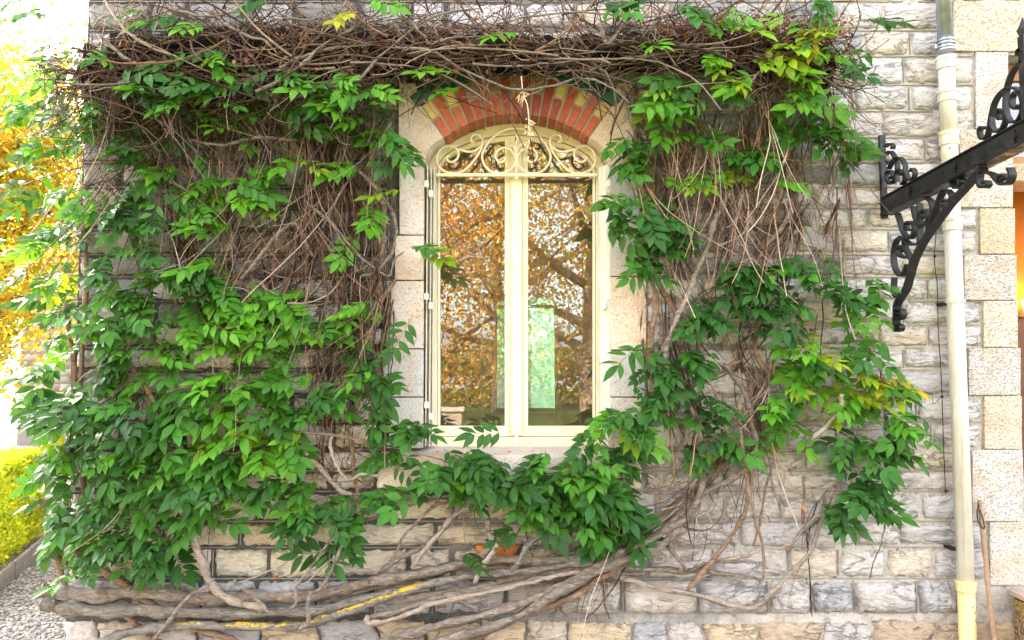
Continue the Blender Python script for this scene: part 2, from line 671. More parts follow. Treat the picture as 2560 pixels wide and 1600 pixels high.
M_FROST = m_frost()
M_STONE = m_stone()
M_TOOL = m_tooled('tooled_stone', 85, 0.74, 0.6)
M_QUOIN = m_tooled('bush_hammered_stone', 95, 0.92, 1.0, (0.75, 1, 1.3))
M_MORT = m_mortar()
M_BRICK = m_brick()
M_CREAM = m_paint('cream_paint', (0.82, 0.73, 0.52))
M_WHITE = m_paint('white_paint', (0.80, 0.76, 0.68))
M_PIPE = m_paint('ivory_pipe_paint', (0.70, 0.665, 0.57), 0.0, 0.6)
M_PIPE_CH = m_paint('chipped_pipe_paint', (0.72, 0.66, 0.50), 0.06, 0.6)
M_PIPE_Y = m_paint('yellowed_pipe_paint', (0.70, 0.56, 0.27), 0.07, 0.6)
M_ZINC = m_zinc()
M_IRON = m_iron()
M_BARK = m_bark('grey_bark', (0.16, 0.125, 0.10), (0.33, 0.27, 0.22))
M_BARKL = m_bark('lichen_bark', (0.14, 0.12, 0.10), (0.30, 0.26, 0.22), 0.085)
M_BARKLF = m_bark('faint_lichen_bark', (0.14, 0.12, 0.10), (0.30, 0.26, 0.22), 0.0)
M_BARKB = m_bark('brown_bark', (0.20, 0.12, 0.075), (0.36, 0.25, 0.17))
M_BARKP = m_bark('pale_bark', (0.30, 0.23, 0.18), (0.48, 0.40, 0.33))
M_TWIG = m_twig()
M_LEAF = m_leaf()
M_GLASS = m_glass()
M_GREEN = m_simple('green_glazed_tile', (0.01, 0.085, 0.05), 0.22, 0.5, 22, 0.6, 0.3)
M_TERRA = m_simple('terracotta', (0.45, 0.14, 0.04), 0.8, 0.25, 14)
M_DRY = m_simple('dry_leaf', (0.36, 0.15, 0.05), 0.8, 0.4, 30)
M_RED = m_simple('red_petal', (0.5, 0.08, 0.04), 0.7, 0.2, 30)
M_WOOD = m_simple('weathered_wood', (0.30, 0.19, 0.12), 0.8, 0.3, 25)
M_DARK = m_simple('black_cord', (0.012, 0.012, 0.014), 0.7)
M_GRAV = m_gravel()

# ------------------------------------------------------------------ ground
GROUND = np_mesh('ground', [(-150, -150, 0), (150, -150, 0), (150, 150, 0), (-150, 150, 0)], [(0, 1, 2, 3)], M_GRAV)
g = mobj('gravel_ground', GROUND)
tag(g, kind='structure')


def m_grass():
    k = NT('lawn')
    p = k.pos(False)
    n = k.noise(p, 1.2, 6, 0.7)
    c = k.ramp(n, [(0.3, (0.05, 0.075, 0.015)), (0.55, (0.11, 0.13, 0.03)), (0.75, (0.26, 0.17, 0.04))])
    return k.fin(c, 0.9, k.bump(k.noise(p, 60, 4, 0.7), 0.8, 0.03), 0.1)


M_GRASS = m_grass()
lw = mobj('lawn', np_mesh('lawn', [(-40, -60, 0.02), (40, -60, 0.02), (40, -2.4, 0.02), (-40, -2.4, 0.02)], [(0, 1, 2, 3)], M_GRASS))  # out of view, run up close to the house to cut bounce light
tag(lw, kind='structure')
lw = mobj('lawn', np_mesh('lawn', [(-6, 10, 0.02), (30, 10, 0.02), (30, 60, 0.02), (-6, 60, 0.02)], [(0, 1, 2, 3)], M_GRASS))
tag(lw, kind='structure')

# loose pebbles where the path shows beside the house
nP = 15000
px_ = nrg.uniform(-5.6, -2.55, nP)
py_ = -4.8 + 4.9 + nrg.uniform(0, 1, nP) ** 1.3 * 5.2
sz = nrg.uniform(0.008, 0.021, nP)
octv = np.array([(1, 0, 0), (0, 1, 0), (-1, 0, 0), (0, -1, 0), (0, 0, 0.7), (0, 0, -0.7)], float)
octf = np.array([(0, 1, 4), (1, 2, 4), (2, 3, 4), (3, 0, 4), (1, 0, 5), (2, 1, 5), (3, 2, 5), (0, 3, 5)])
jit = nrg.uniform(0.65, 1.35, (nP, 6, 1))
rot = nrg.uniform(0, 6.28, nP)
ov = octv[None] * jit * sz[:, None, None]
ox = ov[..., 0] * np.cos(rot)[:, None] - ov[..., 1] * np.sin(rot)[:, None]
oy = ov[..., 0] * np.sin(rot)[:, None] + ov[..., 1] * np.cos(rot)[:, None]
PV = np.stack([ox + px_[:, None], oy + py_[:, None], ov[..., 2] + sz[:, None] * 0.4], -1)
PF = (octf[None] + (np.arange(nP) * 6)[:, None, None]).reshape(-1, 3)
pt_t = np.ones((nP, 6, 4))
shade = nrg.uniform(0.22, 0.62, (nP, 1))
pt_t[..., :3] = (shade * np.array([[1.0, 0.9, 0.8]]) * nrg.uniform(0.9, 1.1, (nP, 3)))[:, None, :]
kp = NT('pebble')
M_PEB = kp.fin(kp.attr('tint').outputs['Color'], 0.85, None, 0.2)
o = mobj('gravel', np_mesh('gravel', PV.reshape(-1, 3), PF, M_PEB, False, {'tint': pt_t.reshape(-1, 4)}))
tag(o, kind='stuff')

# ------------------------------------------------------------------ the house
HOUSE = thing('stone_house', 'old stone house of rough pale blocks with brick arched window', 'house')
XL = pt(192, 800).x
XR = 6.5
HT = 7.6
HB = 8.4                          # depth of the house
DOORX = pt(2542, 800).x
# openings in the wall (x0, x1, z0, z1)
WX0, WX1 = xz(1012, 600)[0], xz(1575, 600)[0]
WZ0, WZ1 = xz(1280, 1200)[1], xz(1280, 232)[1]
DZ1 = xz(2540, 410)[1]
TZ0, TZ1 = xz(2540, 395)[1], xz(2540, 137)[1]
wb = MB()
TH = 0.40
wb.box((XL, 0, -0.1), (WX0, TH, HT))
wb.box((WX0, 0, -0.1), (WX1, TH, WZ0))
wb.box((WX0, 0, WZ1), (WX1, TH, HT))
wb.box((WX1, 0, -0.1), (DOORX, TH, HT))
wb.box((DOORX, 0, TZ1), (DOORX + 1.3, TH, HT))
wb.box((DOORX + 1.3, 0, -0.1), (XR, TH, HT))
wb.box((XL, TH, -0.1), (XL + 0.4, HB, HT))
wb.box((XR - 0.4, TH, -0.1), (XR, HB, HT))
# back wall with its own window opening
FY = 7.4
fx0, fx1 = pt(1232, 900, -FY).x, pt(1397, 900, -FY).x
fz0, fz1 = pt(1300, 1031, -FY).z, pt(1300, 728, -FY).z
wb.box((XL + 0.4, FY, -0.1), (fx0, FY + 0.4, HT))
wb.box((fx1, FY, -0.1), (XR - 0.4, FY + 0.4, HT))
wb.box((fx0, FY, -0.1), (fx1, FY + 0.4, fz0))
wb.box((fx0, FY, fz1), (fx1, FY + 0.4, HT))
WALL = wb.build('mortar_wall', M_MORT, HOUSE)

# roof
rb = MB()
rb.add([(XL - 0.5, -0.6, HT), (XR + 0.5, -0.6, HT), (XR + 0.5, HB + 0.6, HT), (XL - 0.5, HB + 0.6, HT), (XL + 2.5, HB / 2, HT + 3), (XR - 2.5, HB / 2, HT + 3)],
       [(0, 1, 5, 4), (2, 3, 4, 5), (1, 2, 5), (3, 0, 4), (3, 2, 1, 0)])
rb.build('roof', m_simple('roof_slate', (0.10, 0.09, 0.09), 0.7), HOUSE)

# ---- courses of rock-faced stones
LINES = [-320, -255, -190, -125, -60, 5, 77, 142, 214, 279, 344, 407, 468, 521, 574, 637, 693, 754, 813, 869, 925, 989, 1055, 1123, 1177, 1228, 1303, 1368, 1446, 1538]
JOINTS = {5: [2206], 77: [2274], 142: [2258], 214: [2131, 2272], 279: [2203], 344: [2139, 2311], 407: [2240], 521: [2171, 2290], 574: [2090, 2222], 637: [2105, 2250], 693: [2190, 2319], 754: [2110, 2258],
          813: [2190, 2322], 869: [2120, 2258], 925: [2205], 989: [2160, 2290], 1055: [2090, 2210, 2327], 1123: [2140, 2269], 1177: [972, 1138, 1306, 1812, 1951, 2100, 2230],
          1228: [760, 972, 1138, 1306, 1640, 1812, 1951, 2200, 2301], 1303: [411, 602, 752, 886, 1088, 1267, 1409, 1560, 1685, 1852, 2018, 2145, 2245],
          1368: [270, 407, 533, 675, 824, 1022, 1131, 1290, 1450, 1620, 1784, 1971, 2095, 2214, 2333], 1446: [330, 500, 640, 790, 929, 1081, 1263, 1395, 1557, 1744, 1919, 2026, 2134, 2290]}
QUOINS = [(2377, 2640, 5, 132), (2433, 2516, 132, 325), (2393, 2528, 325, 521), (2444, 2533, 521, 637), (2404, 2537, 637, 752), (2452, 2540, 752, 869), (2415, 2547, 869, 989), (2454, 2550, 989, 1123), (2424, 2552, 1123, 1303), (2468, 2562, 1303, 1462)]


def q_left(py):
    for a, b, y0, y1 in QUOINS:
        if y0 <= py < y1: return a
    return 2400


def stone_mesh(c4, seed, relief=0.03, base=0.010, nx=7, nz=4, jit=0.006, edge=0.35):
    """Rock-faced block over the quad c4 = [(x,z) bl, br, tr, tl]; ragged outline, broken face; returns verts relative to its centre."""
    r = np.random.default_rng(seed)
    c = np.array(c4, float)
    cen = c.mean(0)
    U, W = np.meshgrid(np.linspace(0, 1, nx + 1), np.linspace(0, 1, nz + 1))
    P = ((1 - U) * (1 - W))[..., None] * c[0] + (U * (1 - W))[..., None] * c[1] + (U * W)[..., None] * c[2] + ((1 - U) * W)[..., None] * c[3]
    # pull the rim in unevenly, jitter the inside
    J = r.normal(0, jit, P.shape)
    P = P + J
    for iy in (0, nz):
        for ix in (0, nx):
            P[iy, ix] += (cen - P[iy, ix]) * r.uniform(0.0, 0.045)
    d = np.minimum(np.minimum(U, 1 - U) * (c[1, 0] - c[0, 0]), np.minimum(W, 1 - W) * (c[3, 1] - c[0, 1]))
    pil = np.clip(d / 0.014, 0, 1) ** 0.5
    hgt = base + relief * (edge * pil + (1 - edge) * pil * r.uniform(0.15, 1.0, U.shape)) + r.normal(0, 0.0015, U.shape)
    tilt = r.normal(0, relief * 0.22, 2)
    hgt = hgt + pil * ((U - 0.5) * tilt[0] + (W - 0.5) * tilt[1])
    V = np.stack([P[..., 0] - cen[0], -hgt, P[..., 1] - cen[1]], -1).reshape(-1, 3)
    n = nx + 1
    F = [(iy * n + ix, iy * n + ix + 1, (iy + 1) * n + ix + 1, (iy + 1) * n + ix) for iy in range(nz) for ix in range(nx)]
    rim = [ix for ix in range(nx + 1)] + [iy * n + nx for iy in range(1, nz + 1)] + [nz * n + ix for ix in range(nx - 1, -1, -1)] + [iy * n for iy in range(nz - 1, 0, -1)]
    k0 = len(V)
    back = V[rim].copy()
    back[:, 1] = 0.012
    back[:, [0, 2]] *= 1.015
    V = np.vstack([V, back])
    m = len(rim)
    F += [(rim[(i + 1) % m], rim[i], k0 + i, k0 + (i + 1) % m) for i in range(m)]
    return V, np.array(F), cen


TONES = [(0.66, 0.605, 0.58), (0.68, 0.62, 0.57), (0.66, 0.60, 0.585), (0.58, 0.56, 0.56), (0.68, 0.59, 0.48), (0.62, 0.59, 0.58), (0.69, 0.64, 0.61)]
stones = []
for i in range(len(LINES) - 1):
    y0, y1 = LINES[i], LINES[i + 1]
    ym = (y0 + y1) / 2
    xl = 1280 - (1280 - 192) * (pt(1280, 800).y + 4.8) / 4.8    # recomputed per course below
    # wall corner in px at this height
    depth = (pt(1280, ym) - CAM).dot(Vector((0, CP, SP)))
    xl = 1280 + XL / depth * FPX
    xr = q_left(ym) if ym > 5 else 2700
    js = sorted(j for j in JOINTS.get(y0, []) if xl + 60 < j < xr - 12)
    pts_ = [xl] + js + [xr]
    full = [pts_[0]]
    r2 = random.Random(500 + i)
    for a, b in zip(pts_[:-1], pts_[1:]):
        gap = b - a
        if gap > 235:
            k = max(1, round(gap / r2.uniform(125, 165)))
            cuts = sorted(a + gap * (q + r2.uniform(-0.28, 0.28)) / k for q in range(1, k))
            full += cuts
        full.append(b)
    for a, b in zip(full[:-1], full[1:]):
        if b - a < 22: continue
        # the part taken by the window and its surround
        if y0 < 1225 and y1 > 200:
            lo, hi = (1000, 1590) if y1 < 420 else (972, 1604)
            if y0 >= 1120: lo, hi = (945, 1606)
            if a >= lo - 15 and b <= hi + 15: continue
            if a < lo < b <= hi + 40: b = lo
            elif lo - 40 <= a < hi < b: a = hi
            elif a < lo and b > hi:
                stones.append((a, lo, y0, y1, i)); a = hi
            if b - a < 24: continue
        stones.append((a, b, y0, y1, i))


def cover(a, b, y0, y1):
    """How much of a stone the photo shows: those under the vine come last."""
    x, y = (a + b) / 2, (y0 + y1) / 2
    if y < 0 or x > 2420: return 0.0
    hid = 1.0
    if 60 < y < 230 and x < 2140: hid = 0.25
    elif x < 760 and y < 1240: hid = 0.35
    elif 2050 > x > 1600 and y < 1150: hid = 0.7
    return (b - a) * (y1 - y0) * hid


stones.sort(key=lambda s: -cover(*s[:4]))
SV, SF, nsv = [], [], 0
for k, (a, b, y0, y1, i) in enumerate(stones):
    gx, gy = rng.uniform(4.0, 8.5), rng.uniform(5.0, 9.0)
    big = y0 == 1446
    c4 = [xz(a + gx, y1 - gy), xz(b - gx, y1 - gy), xz(b - gx, y0 + gy), xz(a + gx, y0 + gy)]
    shown = cover(a, b, y0, y1) > 0 and k < 290
    V, F, cen = stone_mesh(c4, 1000 + k, 0.050 if big else rng.uniform(0.012, 0.024), 0.014 if big else 0.009,
                           *( (13, 5) if shown else (4, 2)), jit=0.0052)
    if shown:
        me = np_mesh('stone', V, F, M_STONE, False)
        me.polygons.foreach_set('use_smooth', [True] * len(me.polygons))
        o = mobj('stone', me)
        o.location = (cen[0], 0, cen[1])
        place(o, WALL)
        x = (a + b) / 2
        t = rng.choice(TONES)
        if x < 1500 and y0 > 1150: t = rng.choice([(0.66, 0.56, 0.43), (0.64, 0.53, 0.40), (0.68, 0.60, 0.49), (0.62, 0.55, 0.46)])
        if big: t = rng.choice([(0.50, 0.48, 0.47), (0.55, 0.51, 0.48), (0.46, 0.45, 0.455), (0.57, 0.52, 0.47)])
        if x < 1000 and rng.random() < (1020 - y0) / 420 or 1600 < x < 2050 and rng.random() < (760 - y0) / 330:      # old stones under the plants, greyed for soot and for the vine's shade
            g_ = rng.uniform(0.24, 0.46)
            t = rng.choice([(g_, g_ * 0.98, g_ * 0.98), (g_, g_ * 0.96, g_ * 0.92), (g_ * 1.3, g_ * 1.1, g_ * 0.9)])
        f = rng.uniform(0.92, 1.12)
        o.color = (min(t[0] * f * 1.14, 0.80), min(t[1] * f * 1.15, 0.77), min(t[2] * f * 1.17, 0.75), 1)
    else:
        V = V + np.array([cen[0], 0, cen[1]])
        SV.append(V); SF.append(F + nsv); nsv += len(V)
o = mobj('stone_remainder', np_mesh('stone_remainder', np.vstack(SV), np.vstack(SF), M_STONE, True), WALL, color=(0.40, 0.375, 0.355))
o['kind'] = 'stuff'

# ruled lines of the pointing, standing slightly proud along each course and joint
pb = MB()
for i, y in enumerate(LINES):
    if y < -10 or y > 1500: continue
    depth = (pt(1280, y) - CAM).dot(Vector((0, CP, SP)))
    x = 1280 + XL / depth * FPX
    z = xz(1280, y)[1]
    while x < 2440:
        step = rng.uniform(30, 80)
        a, b = x, min(x + step, q_left(min(max(y, 6), 1460)))
        x += step + rng.uniform(-1, 2)
        if b - a < 10: continue
        if 200 < y < 1225 and b > 960 and a < 1610: continue
        if rng.random() < 0.12: continue
        z0 = z + rng.uniform(-0.0015, 0.0015)
        h = rng.uniform(0.0022, 0.0042)
        pb.box((xz(a, y)[0], -rng.uniform(0.007, 0.011), z0 - h), (xz(b, y)[0], 0.002, z0 + h))
for (a, b, y0, y1, i) in stones:
    if y0 < -5 or (b < 800 and y0 < 1100): continue
    xw = xz(b, (y0 + y1) / 2)[0]
    if b < 2330 and rng.random() < 0.7:
        pb.box((xw - 0.003, -0.008, xz(b, y1 - 6)[1]), (xw + 0.003, 0.002, xz(b, y0 + 6)[1]))
o = pb.build('pointing', m_simple('pointing', (0.26, 0.24, 0.22), 0.95, 0.3, 30), WALL)
o['kind'] = 'stuff'

# plinth of broken irregular stones
PT = [(0.66, 0.50, 0.33), (0.62, 0.53, 0.43), (0.62, 0.57, 0.53), (0.48, 0.47, 0.48), (0.68, 0.54, 0.37), (0.58, 0.45, 0.33)]
rows = [(1546, 1640), (1644, 1760)]
for ri, (y0, y1) in enumerate(rows):
    x = 150
    depth = (pt(1280, y0) - CAM).dot(Vector((0, CP, SP)))
    x = 1280 + XL / depth * FPX - 4
    s0 = 0
    while x < 2490:
        w = rng.uniform(75, 165)
        s1 = rng.uniform(-34, 34)
        c4 = [xz(x - s0 / 2 + 4, y1 - 4 + rng.uniform(-14, 8)), xz(x + w - s1 / 2 - 4, y1 - 4 + rng.uniform(-14, 8)), xz(x + w + s1 / 2 - 4, y0 + 5 + rng.uniform(0, 8)), xz(x + s0 / 2 + 4, y0 + 5 + rng.uniform(0, 8))]
        V, F, cen = stone_mesh(c4, 7000 + int(x) + ri, 0.020, 0.012, 10, 6, 0.006)
        me = np_mesh('plinth_stone', V, F, M_STONE, True)
        o = mobj('plinth_stone', me)
        o.location = (cen[0], 0, cen[1])
        place(o, WALL)
        t = rng.choice(PT)
        o.color = (*t, 1)
        x += w
        s0 = s1

# quoins beside the door
QT = [(x * 1.10, min(y * 1.24, x * 1.10 * 0.93), min(z * 1.48, x * 1.10 * 0.875)) for x, y, z in [(0.60, 0.45, 0.29), (0.54, 0.45, 0.36), (0.56, 0.42, 0.30), (0.58, 0.43, 0.27), (0.50, 0.42, 0.36), (0.58, 0.45, 0.30), (0.48, 0.45, 0.41), (0.56, 0.41, 0.27), (0.52, 0.47, 0.43), (0.56, 0.46, 0.35)]]
for (a, b, y0, y1), t in zip(QUOINS, QT):
    P = [xz(a + 2, y1 - 1.5), xz(b - 0.5, y1 - 1.5), xz(b - 0.5, y0 + 1.5), xz(a + 2, y0 + 1.5)]
    if b > 2600:
        P[1] = (DOORX + 1.9, P[1][1]); P[2] = (DOORX + 1.9, P[2][1])
    poly_extrude('quoin', [P], -0.022, 0.30, M_QUOIN, WALL, 0.004, t)

# window surround
def arc(cx, cy, r, a0, a1, n):
    return [(cx + r * math.sin(a0 + (a1 - a0) * k / n), cy - r * math.cos(a0 + (a1 - a0) * k / n)) for k in range(n + 1)]


ACX, ACY, AR1, AR2 = 1291.0, 592.0, 304.0, 402.0
AE = math.atan2(180, 245)
left_spring = [(998, 416), (998, 212), (1040, 212), (1291 - AR2 * math.sin(AE) - 1, 592 - AR2 * math.cos(AE)), (1110, 347.5), (1090, 358), (1075, 374), (1066, 393), (1062, 416)]
SUR = [(left_spring, (0.50, 0.42, 0.36)),
       ([(1000, 588), (1000, 419), (1061, 419), (1061, 588)], (0.47, 0.42, 0.40)),
       ([(989, 701), (989, 591), (1060, 591), (1060, 701)], (0.50, 0.42, 0.37)),
       ([(968, 871), (968, 704), (1060, 704), (1060, 871)], (0.47, 0.41, 0.38)),
       ([(960, 991), (960, 874), (1059, 874), (1059, 991)], (0.40, 0.385, 0.385)),
       ([(968, 1119), (968, 994), (1059, 994), (1059, 1119)], (0.43, 0.40, 0.38)),
       ([(2582 - x, y) for x, y in left_spring], (0.53, 0.41, 0.32)),
       ([(1523, 543), (1523, 419), (1598, 419), (1598, 543)], (0.33, 0.33, 0.34)),
       ([(1523, 691), (1523, 546), (1600, 546), (1600, 691)], (0.46, 0.42, 0.40)),
       ([(1524, 874), (1524, 694), (1614, 694), (1614, 874)], (0.54, 0.41, 0.32)),
       ([(1524, 991), (1524, 877), (1612, 877), (1612, 991)], (0.46, 0.43, 0.42)),
       ([(1525, 1119), (1525, 994), (1602, 994), (1602, 1119)], (0.48, 0.42, 0.37))]
for P, t in SUR:
    poly_extrude('surround_stone', [[xz(*q) for q in P]], -0.03, 0.33, M_TOOL, WALL, 0.004, (t[0] * 1.2, t[1] * 1.22, t[2] * 1.24))
# sill
sb = MB()
s0, s1 = pt(942, 1145, 0.13), pt(1604, 1222, 0.13)
zt = xz(1280, 1122)[1]
sb.add([(s0.x, -0.13, s1.z), (s1.x, -0.13, s1.z), (s1.x, 0.3, s1.z), (s0.x, 0.3, s1.z),
        (s0.x, -0.13, zt - 0.028), (s1.x, -0.13, zt - 0.028), (s1.x, 0.3, zt + 0.01), (s0.x, 0.3, zt + 0.01)],
       [(0, 3, 2, 1), (4, 5, 6, 7), (0, 1, 5, 4), (1, 2, 6, 5), (2, 3, 7, 6), (3, 0, 4, 7)])
sb.build('sill', M_TOOL, WALL, bevel=0.008, color=(0.56, 0.50, 0.45))

# brick arch: bed of mortar, voussoirs alternately one long red brick and a yellow brick over a red one
bed = [xz(*q) for q in arc(ACX, ACY, AR1 + 2, -AE, AE, 24)] + [xz(*q) for q in arc(ACX, ACY, AR2 - 1, AE, -AE, 24)]
poly_extrude('arch_bed', [bed], -0.022, 0.20, m_simple('arch_mortar', (0.40, 0.36, 0.31), 0.95, 0.25, 40), WALL)
NV = 17
for k in range(NV):
    a0 = -AE + 2 * AE * k / NV
    a1 = -AE + 2 * AE * (k + 1) / NV
    gp = 0.0085
    red = rng.choice([(0.34, 0.066, 0.030), (0.38, 0.082, 0.036), (0.29, 0.052, 0.028)])
    if k in (0, 1, 2, 14, 15, 16): red = rng.choice([(0.42, 0.09, 0.036), (0.45, 0.11, 0.045)])
    parts_ = [(AR1 - 1, AR2 - 4, red)]
    if k % 2 == 0:
        m = AR1 + (AR2 - AR1) * rng.uniform(0.50, 0.56)
        yel = (0.60, 0.42, 0.15) if k in (0, 2, 12, 14, 16) else (0.28, 0.17, 0.08)
        parts_ = [(AR1 - 1, m - 2, red), (m + 2, AR2 - 4, yel)]
    for r0, r1, colr in parts_:
        P = arc(ACX, ACY, r0, a0 + gp, a1 - gp, 2) + arc(ACX, ACY, r1, a1 - gp * 0.9, a0 + gp * 0.9, 2)
        poly_extrude('brick', [[xz(*q) for q in P]], -0.032 - rng.uniform(0, 0.004), 0.20, M_BRICK, WALL, 0.003, colr)
# green glazed tiles over the arch
for k in range(10):
    a0 = -AE * 1.04 + 2.08 * AE * k / 10
    a1 = -AE * 1.04 + 2.08 * AE * (k + 1) / 10
    P = arc(ACX, ACY, AR2 + 1, a0 + 0.003, a1 - 0.003, 4) + arc(ACX, ACY, AR2 + 34, a1 - 0.003, a0 + 0.003, 4)
    poly_extrude('glazed_tile', [[xz(*q) for q in P]], -0.036, 0.12, M_GREEN, WALL, 0.004)

# ------------------------------------------------------------------ the window
WF = 0.20            # depth of the window face behind the wall face
wzo = lambda x, y: xz(x, y, -WF)
outer = [(1066, 1124), (1066, 395), (1085, 356), (1111, 332), (1170, 303), (1230, 288), (1291, 283), (1352, 288), (1412, 303), (1471, 332), (1498, 356), (1516, 395), (1516, 1124)]
half = [(1100, 432), (1104, 417), (1113, 403), (1135, 388), (1159, 376), (1210, 361), (1262, 352)]
inner_all = [(1092, 1092), (1092, 425), (1099, 405), (1112, 388), (1135, 373), (1170, 358), (1225, 343), (1291, 337), (1357, 343), (1412, 358), (1447, 373), (1470, 388), (1483, 405), (1490, 425), (1490, 1092)]
WIN = poly_extrude('window', [[wzo(*q) for q in outer], [wzo(*q) for q in inner_all]], WF - 0.02, 0.10, M_CREAM, HOUSE, 0.003)
glassL = [(1100, 1065)] + half + [(1262, 1065)]
glassR = [(2582 - x, y) for x, y in glassL]
casL = [(1093.5, 1090.5), (1093.5, 426), (1100, 407), (1113, 390), (1136, 375), (1171, 360), (1226, 345), (1288.5, 339), (1288.5, 1090.5)]
casR = [(2582 - x, y) for x, y in casL]
for cs, gl in ((casL, glassL), (casR, glassR)):
    poly_extrude('casement', [[wzo(*q) for q in cs], [wzo(*q) for q in gl]], WF - 0.008, 0.06, M_CREAM, WIN, 0.004)
    big_ = []
    cxm = sum(q[0] for q in gl) / len(gl)
    for q in gl:
        big_.append(wzo(q[0] + (4 if q[0] > cxm else -4), q[1] + (4 if q[1] > 800 else -4)))
    poly_extrude('pane', [big_], WF + 0.020, 0.006, M_GLASS, WIN)
mb = MB()


def strip(mb, x0, x1, y0, y1, yf, d):
    a, b = xz(x0, y1, -yf), xz(x1, y0, -yf)
    mb.box((a[0], yf, a[1]), (b[0], yf + d, b[1]))


strip(mb, 1277, 1305, 352, 1089, WF - 0.028, 0.03)
mb.build('cover_strip', M_CREAM, WIN, bevel=0.004)
for x in (1272, 1309):
    mb = MB()
    strip(mb, x - 1.6, x + 1.6, 345, 1085, WF - 0.016, 0.012)
    mb.build('bead', M_CREAM, WIN, bevel=0.002)
mb = MB()
strip(mb, 1286, 1297, 1089, 1112, WF - 0.034, 0.03)
mb.build('latch_stop', M_WHITE, WIN, bevel=0.003)
mb = MB()
strip(mb, 1068, 1514, 1094.5, 1123, WF - 0.032, 0.10)
mb.build('lower_frame_rail', M_CREAM, WIN, bevel=0.005)
# scrolled iron grille, painted cream, in front of the fanlight
GY = 0.13


def c1(x, y): return (1020 + x / 4.32, 180 + y / 4.32)


def gpt(q):
    x, y = c1(*q)
    return pt(x, y, -GY)


def mir(P): return [(2340 - x, y) for x, y in P]


SC = [[(1170, 608), (1080, 615), (980, 655), (890, 735), (825, 830), (800, 920), (830, 1010), (900, 1075), (990, 1097), (1085, 1070), (1150, 1000), (1160, 930), (1120, 855), (1050, 820), (980, 840), (945, 895), (965, 955), (1010, 975), (1050, 945), (1035, 915)],
      [(455, 905), (425, 915), (420, 945), (460, 972), (520, 950), (545, 885), (510, 815), (430, 797), (350, 840), (310, 930), (335, 1025), (410, 1080), (510, 1093), (610, 1060), (700, 970), (770, 870), (805, 770), (790, 705), (735, 675), (685, 700), (690, 755), (722, 750)],
      [(505, 825), (580, 845), (660, 862), (730, 845), (785, 800)],
      [(1100, 788), (1135, 800), (1158, 845), (1166, 900)]]
for P in SC:
    for Q in (P, mir(P)):
        mb = MB()
        W_ = spline([tuple(gpt(q)) for q in Q], 6)
        mb.tube(W_, 0.0088, 6)
        mb.build('scroll', M_CREAM, WIN, smooth=True)
mb = MB()
mb.tube(spline([tuple(gpt(q)) for q in [(1170, 1095), (1168, 950), (1172, 850), (1160, 790), (1182, 730), (1172, 680)]], 6), 0.008, 6)
mb.build('flame_finial', M_CREAM, WIN, smooth=True)
mb = MB()
a, b = gpt((305, 1130)), gpt((2040, 1097))
mb.box((a.x, GY - 0.012, a.z), (b.x, GY + 0.012, b.z))
a, b = gpt((1152, 1162)), gpt((1190, 1130))
mb.box((a.x, GY - 0.01, a.z), (b.x, GY + 0.01, b.z))
mb.build('grille_bar', M_CREAM, WIN, bevel=0.003)

# folded louvred shutters: thin leaves standing edge-on in the reveal
M_SHUT = m_paint('shutter_paint', (0.72, 0.68, 0.60))
for side in (0, 1):
    SH = thing('folding_shutter', ['folded white shutter standing edge-on in the reveal on the side of the dense foliage', 'folded white shutter standing edge-on in the reveal nearer the drainpipe'][side], 'shutter', 'folded shutters in the window reveal')
    for j, (xa, xb) in enumerate(((1064.5, 1068.0), (1073.0, 1076.5), (1079.5, 1083))):
        if side: xa, xb = 2587.5 - xb, 2587.5 - xa
        mb = MB()
        A, B = xz(xa, 1117, 0), xz(xb, 412, 0)
        mb.box((A[0], -0.012 + 0.03 * j, A[1]), (B[0], 0.15 - 0.004 * j, B[1]))
        mb.build('leaf_panel', M_SHUT, SH, bevel=0.002)
    for y in (462, 486, 742, 765, 1012, 1040):
        xo = 1067 if y in (462, 742, 1012) else 1078
        if side: xo = 2587.5 - xo
        mb = MB()
        A, B = xz(xo - 5, y + 8, 0.0), xz(xo + 5, y - 8, 0.0)
        mb.box((A[0], -0.034, A[1]), (B[0], 0.02, B[1]))
        mb.build('hinge', M_WHITE, SH, bevel=0.003, color=(0.7, 0.6, 0.4))

# ------------------------------------------------------------------ inside the room
M_ROOM = m_simple('brown_wallpaper', (0.42, 0.27, 0.15), 0.8, 0.25, 5)
M_PANEL = m_simple('brown_panelling', (0.45, 0.25, 0.13), 0.6, 0.3, 6)
ry0 = pt(1280, 1240).z - 0.35
mb = MB()
mb.box((-2.4, TH + 0.02, ry0 - 0.05), (2.3, FY - 0.02, ry0))
o = mb.build('room_floor', m_simple('floorboards', (0.16, 0.09, 0.05), 0.5, 0.3, 8), HOUSE)
mb = MB()
mb.box((-2.4, TH + 0.02, 3.95), (2.3, FY - 0.02, 4.0))
mb.build('room_ceiling', m_simple('ceiling_plaster', (0.45, 0.38, 0.28), 0.9), HOUSE)
mb = MB()
mb.box((-2.40, TH + 0.02, ry0), (-2.36, FY - 0.02, 3.95))
mb.box((2.26, TH + 0.02, ry0), (2.30, FY - 0.02, 3.95))
hx0, hx1 = fx0 - 0.02, fx1 + 0.02
mb.box((-2.36, FY - 0.06, ry0), (hx0, FY - 0.02, 3.95))
mb.box((hx1, FY - 0.06, ry0), (2.26, FY - 0.02, 3.95))
mb.box((hx0, FY - 0.06, ry0), (hx1, FY - 0.02, fz0))
mb.box((hx0, FY - 0.06, fz1), (hx1, FY - 0.02, 3.95))
mb.build('room_wall', M_ROOM, HOUSE)
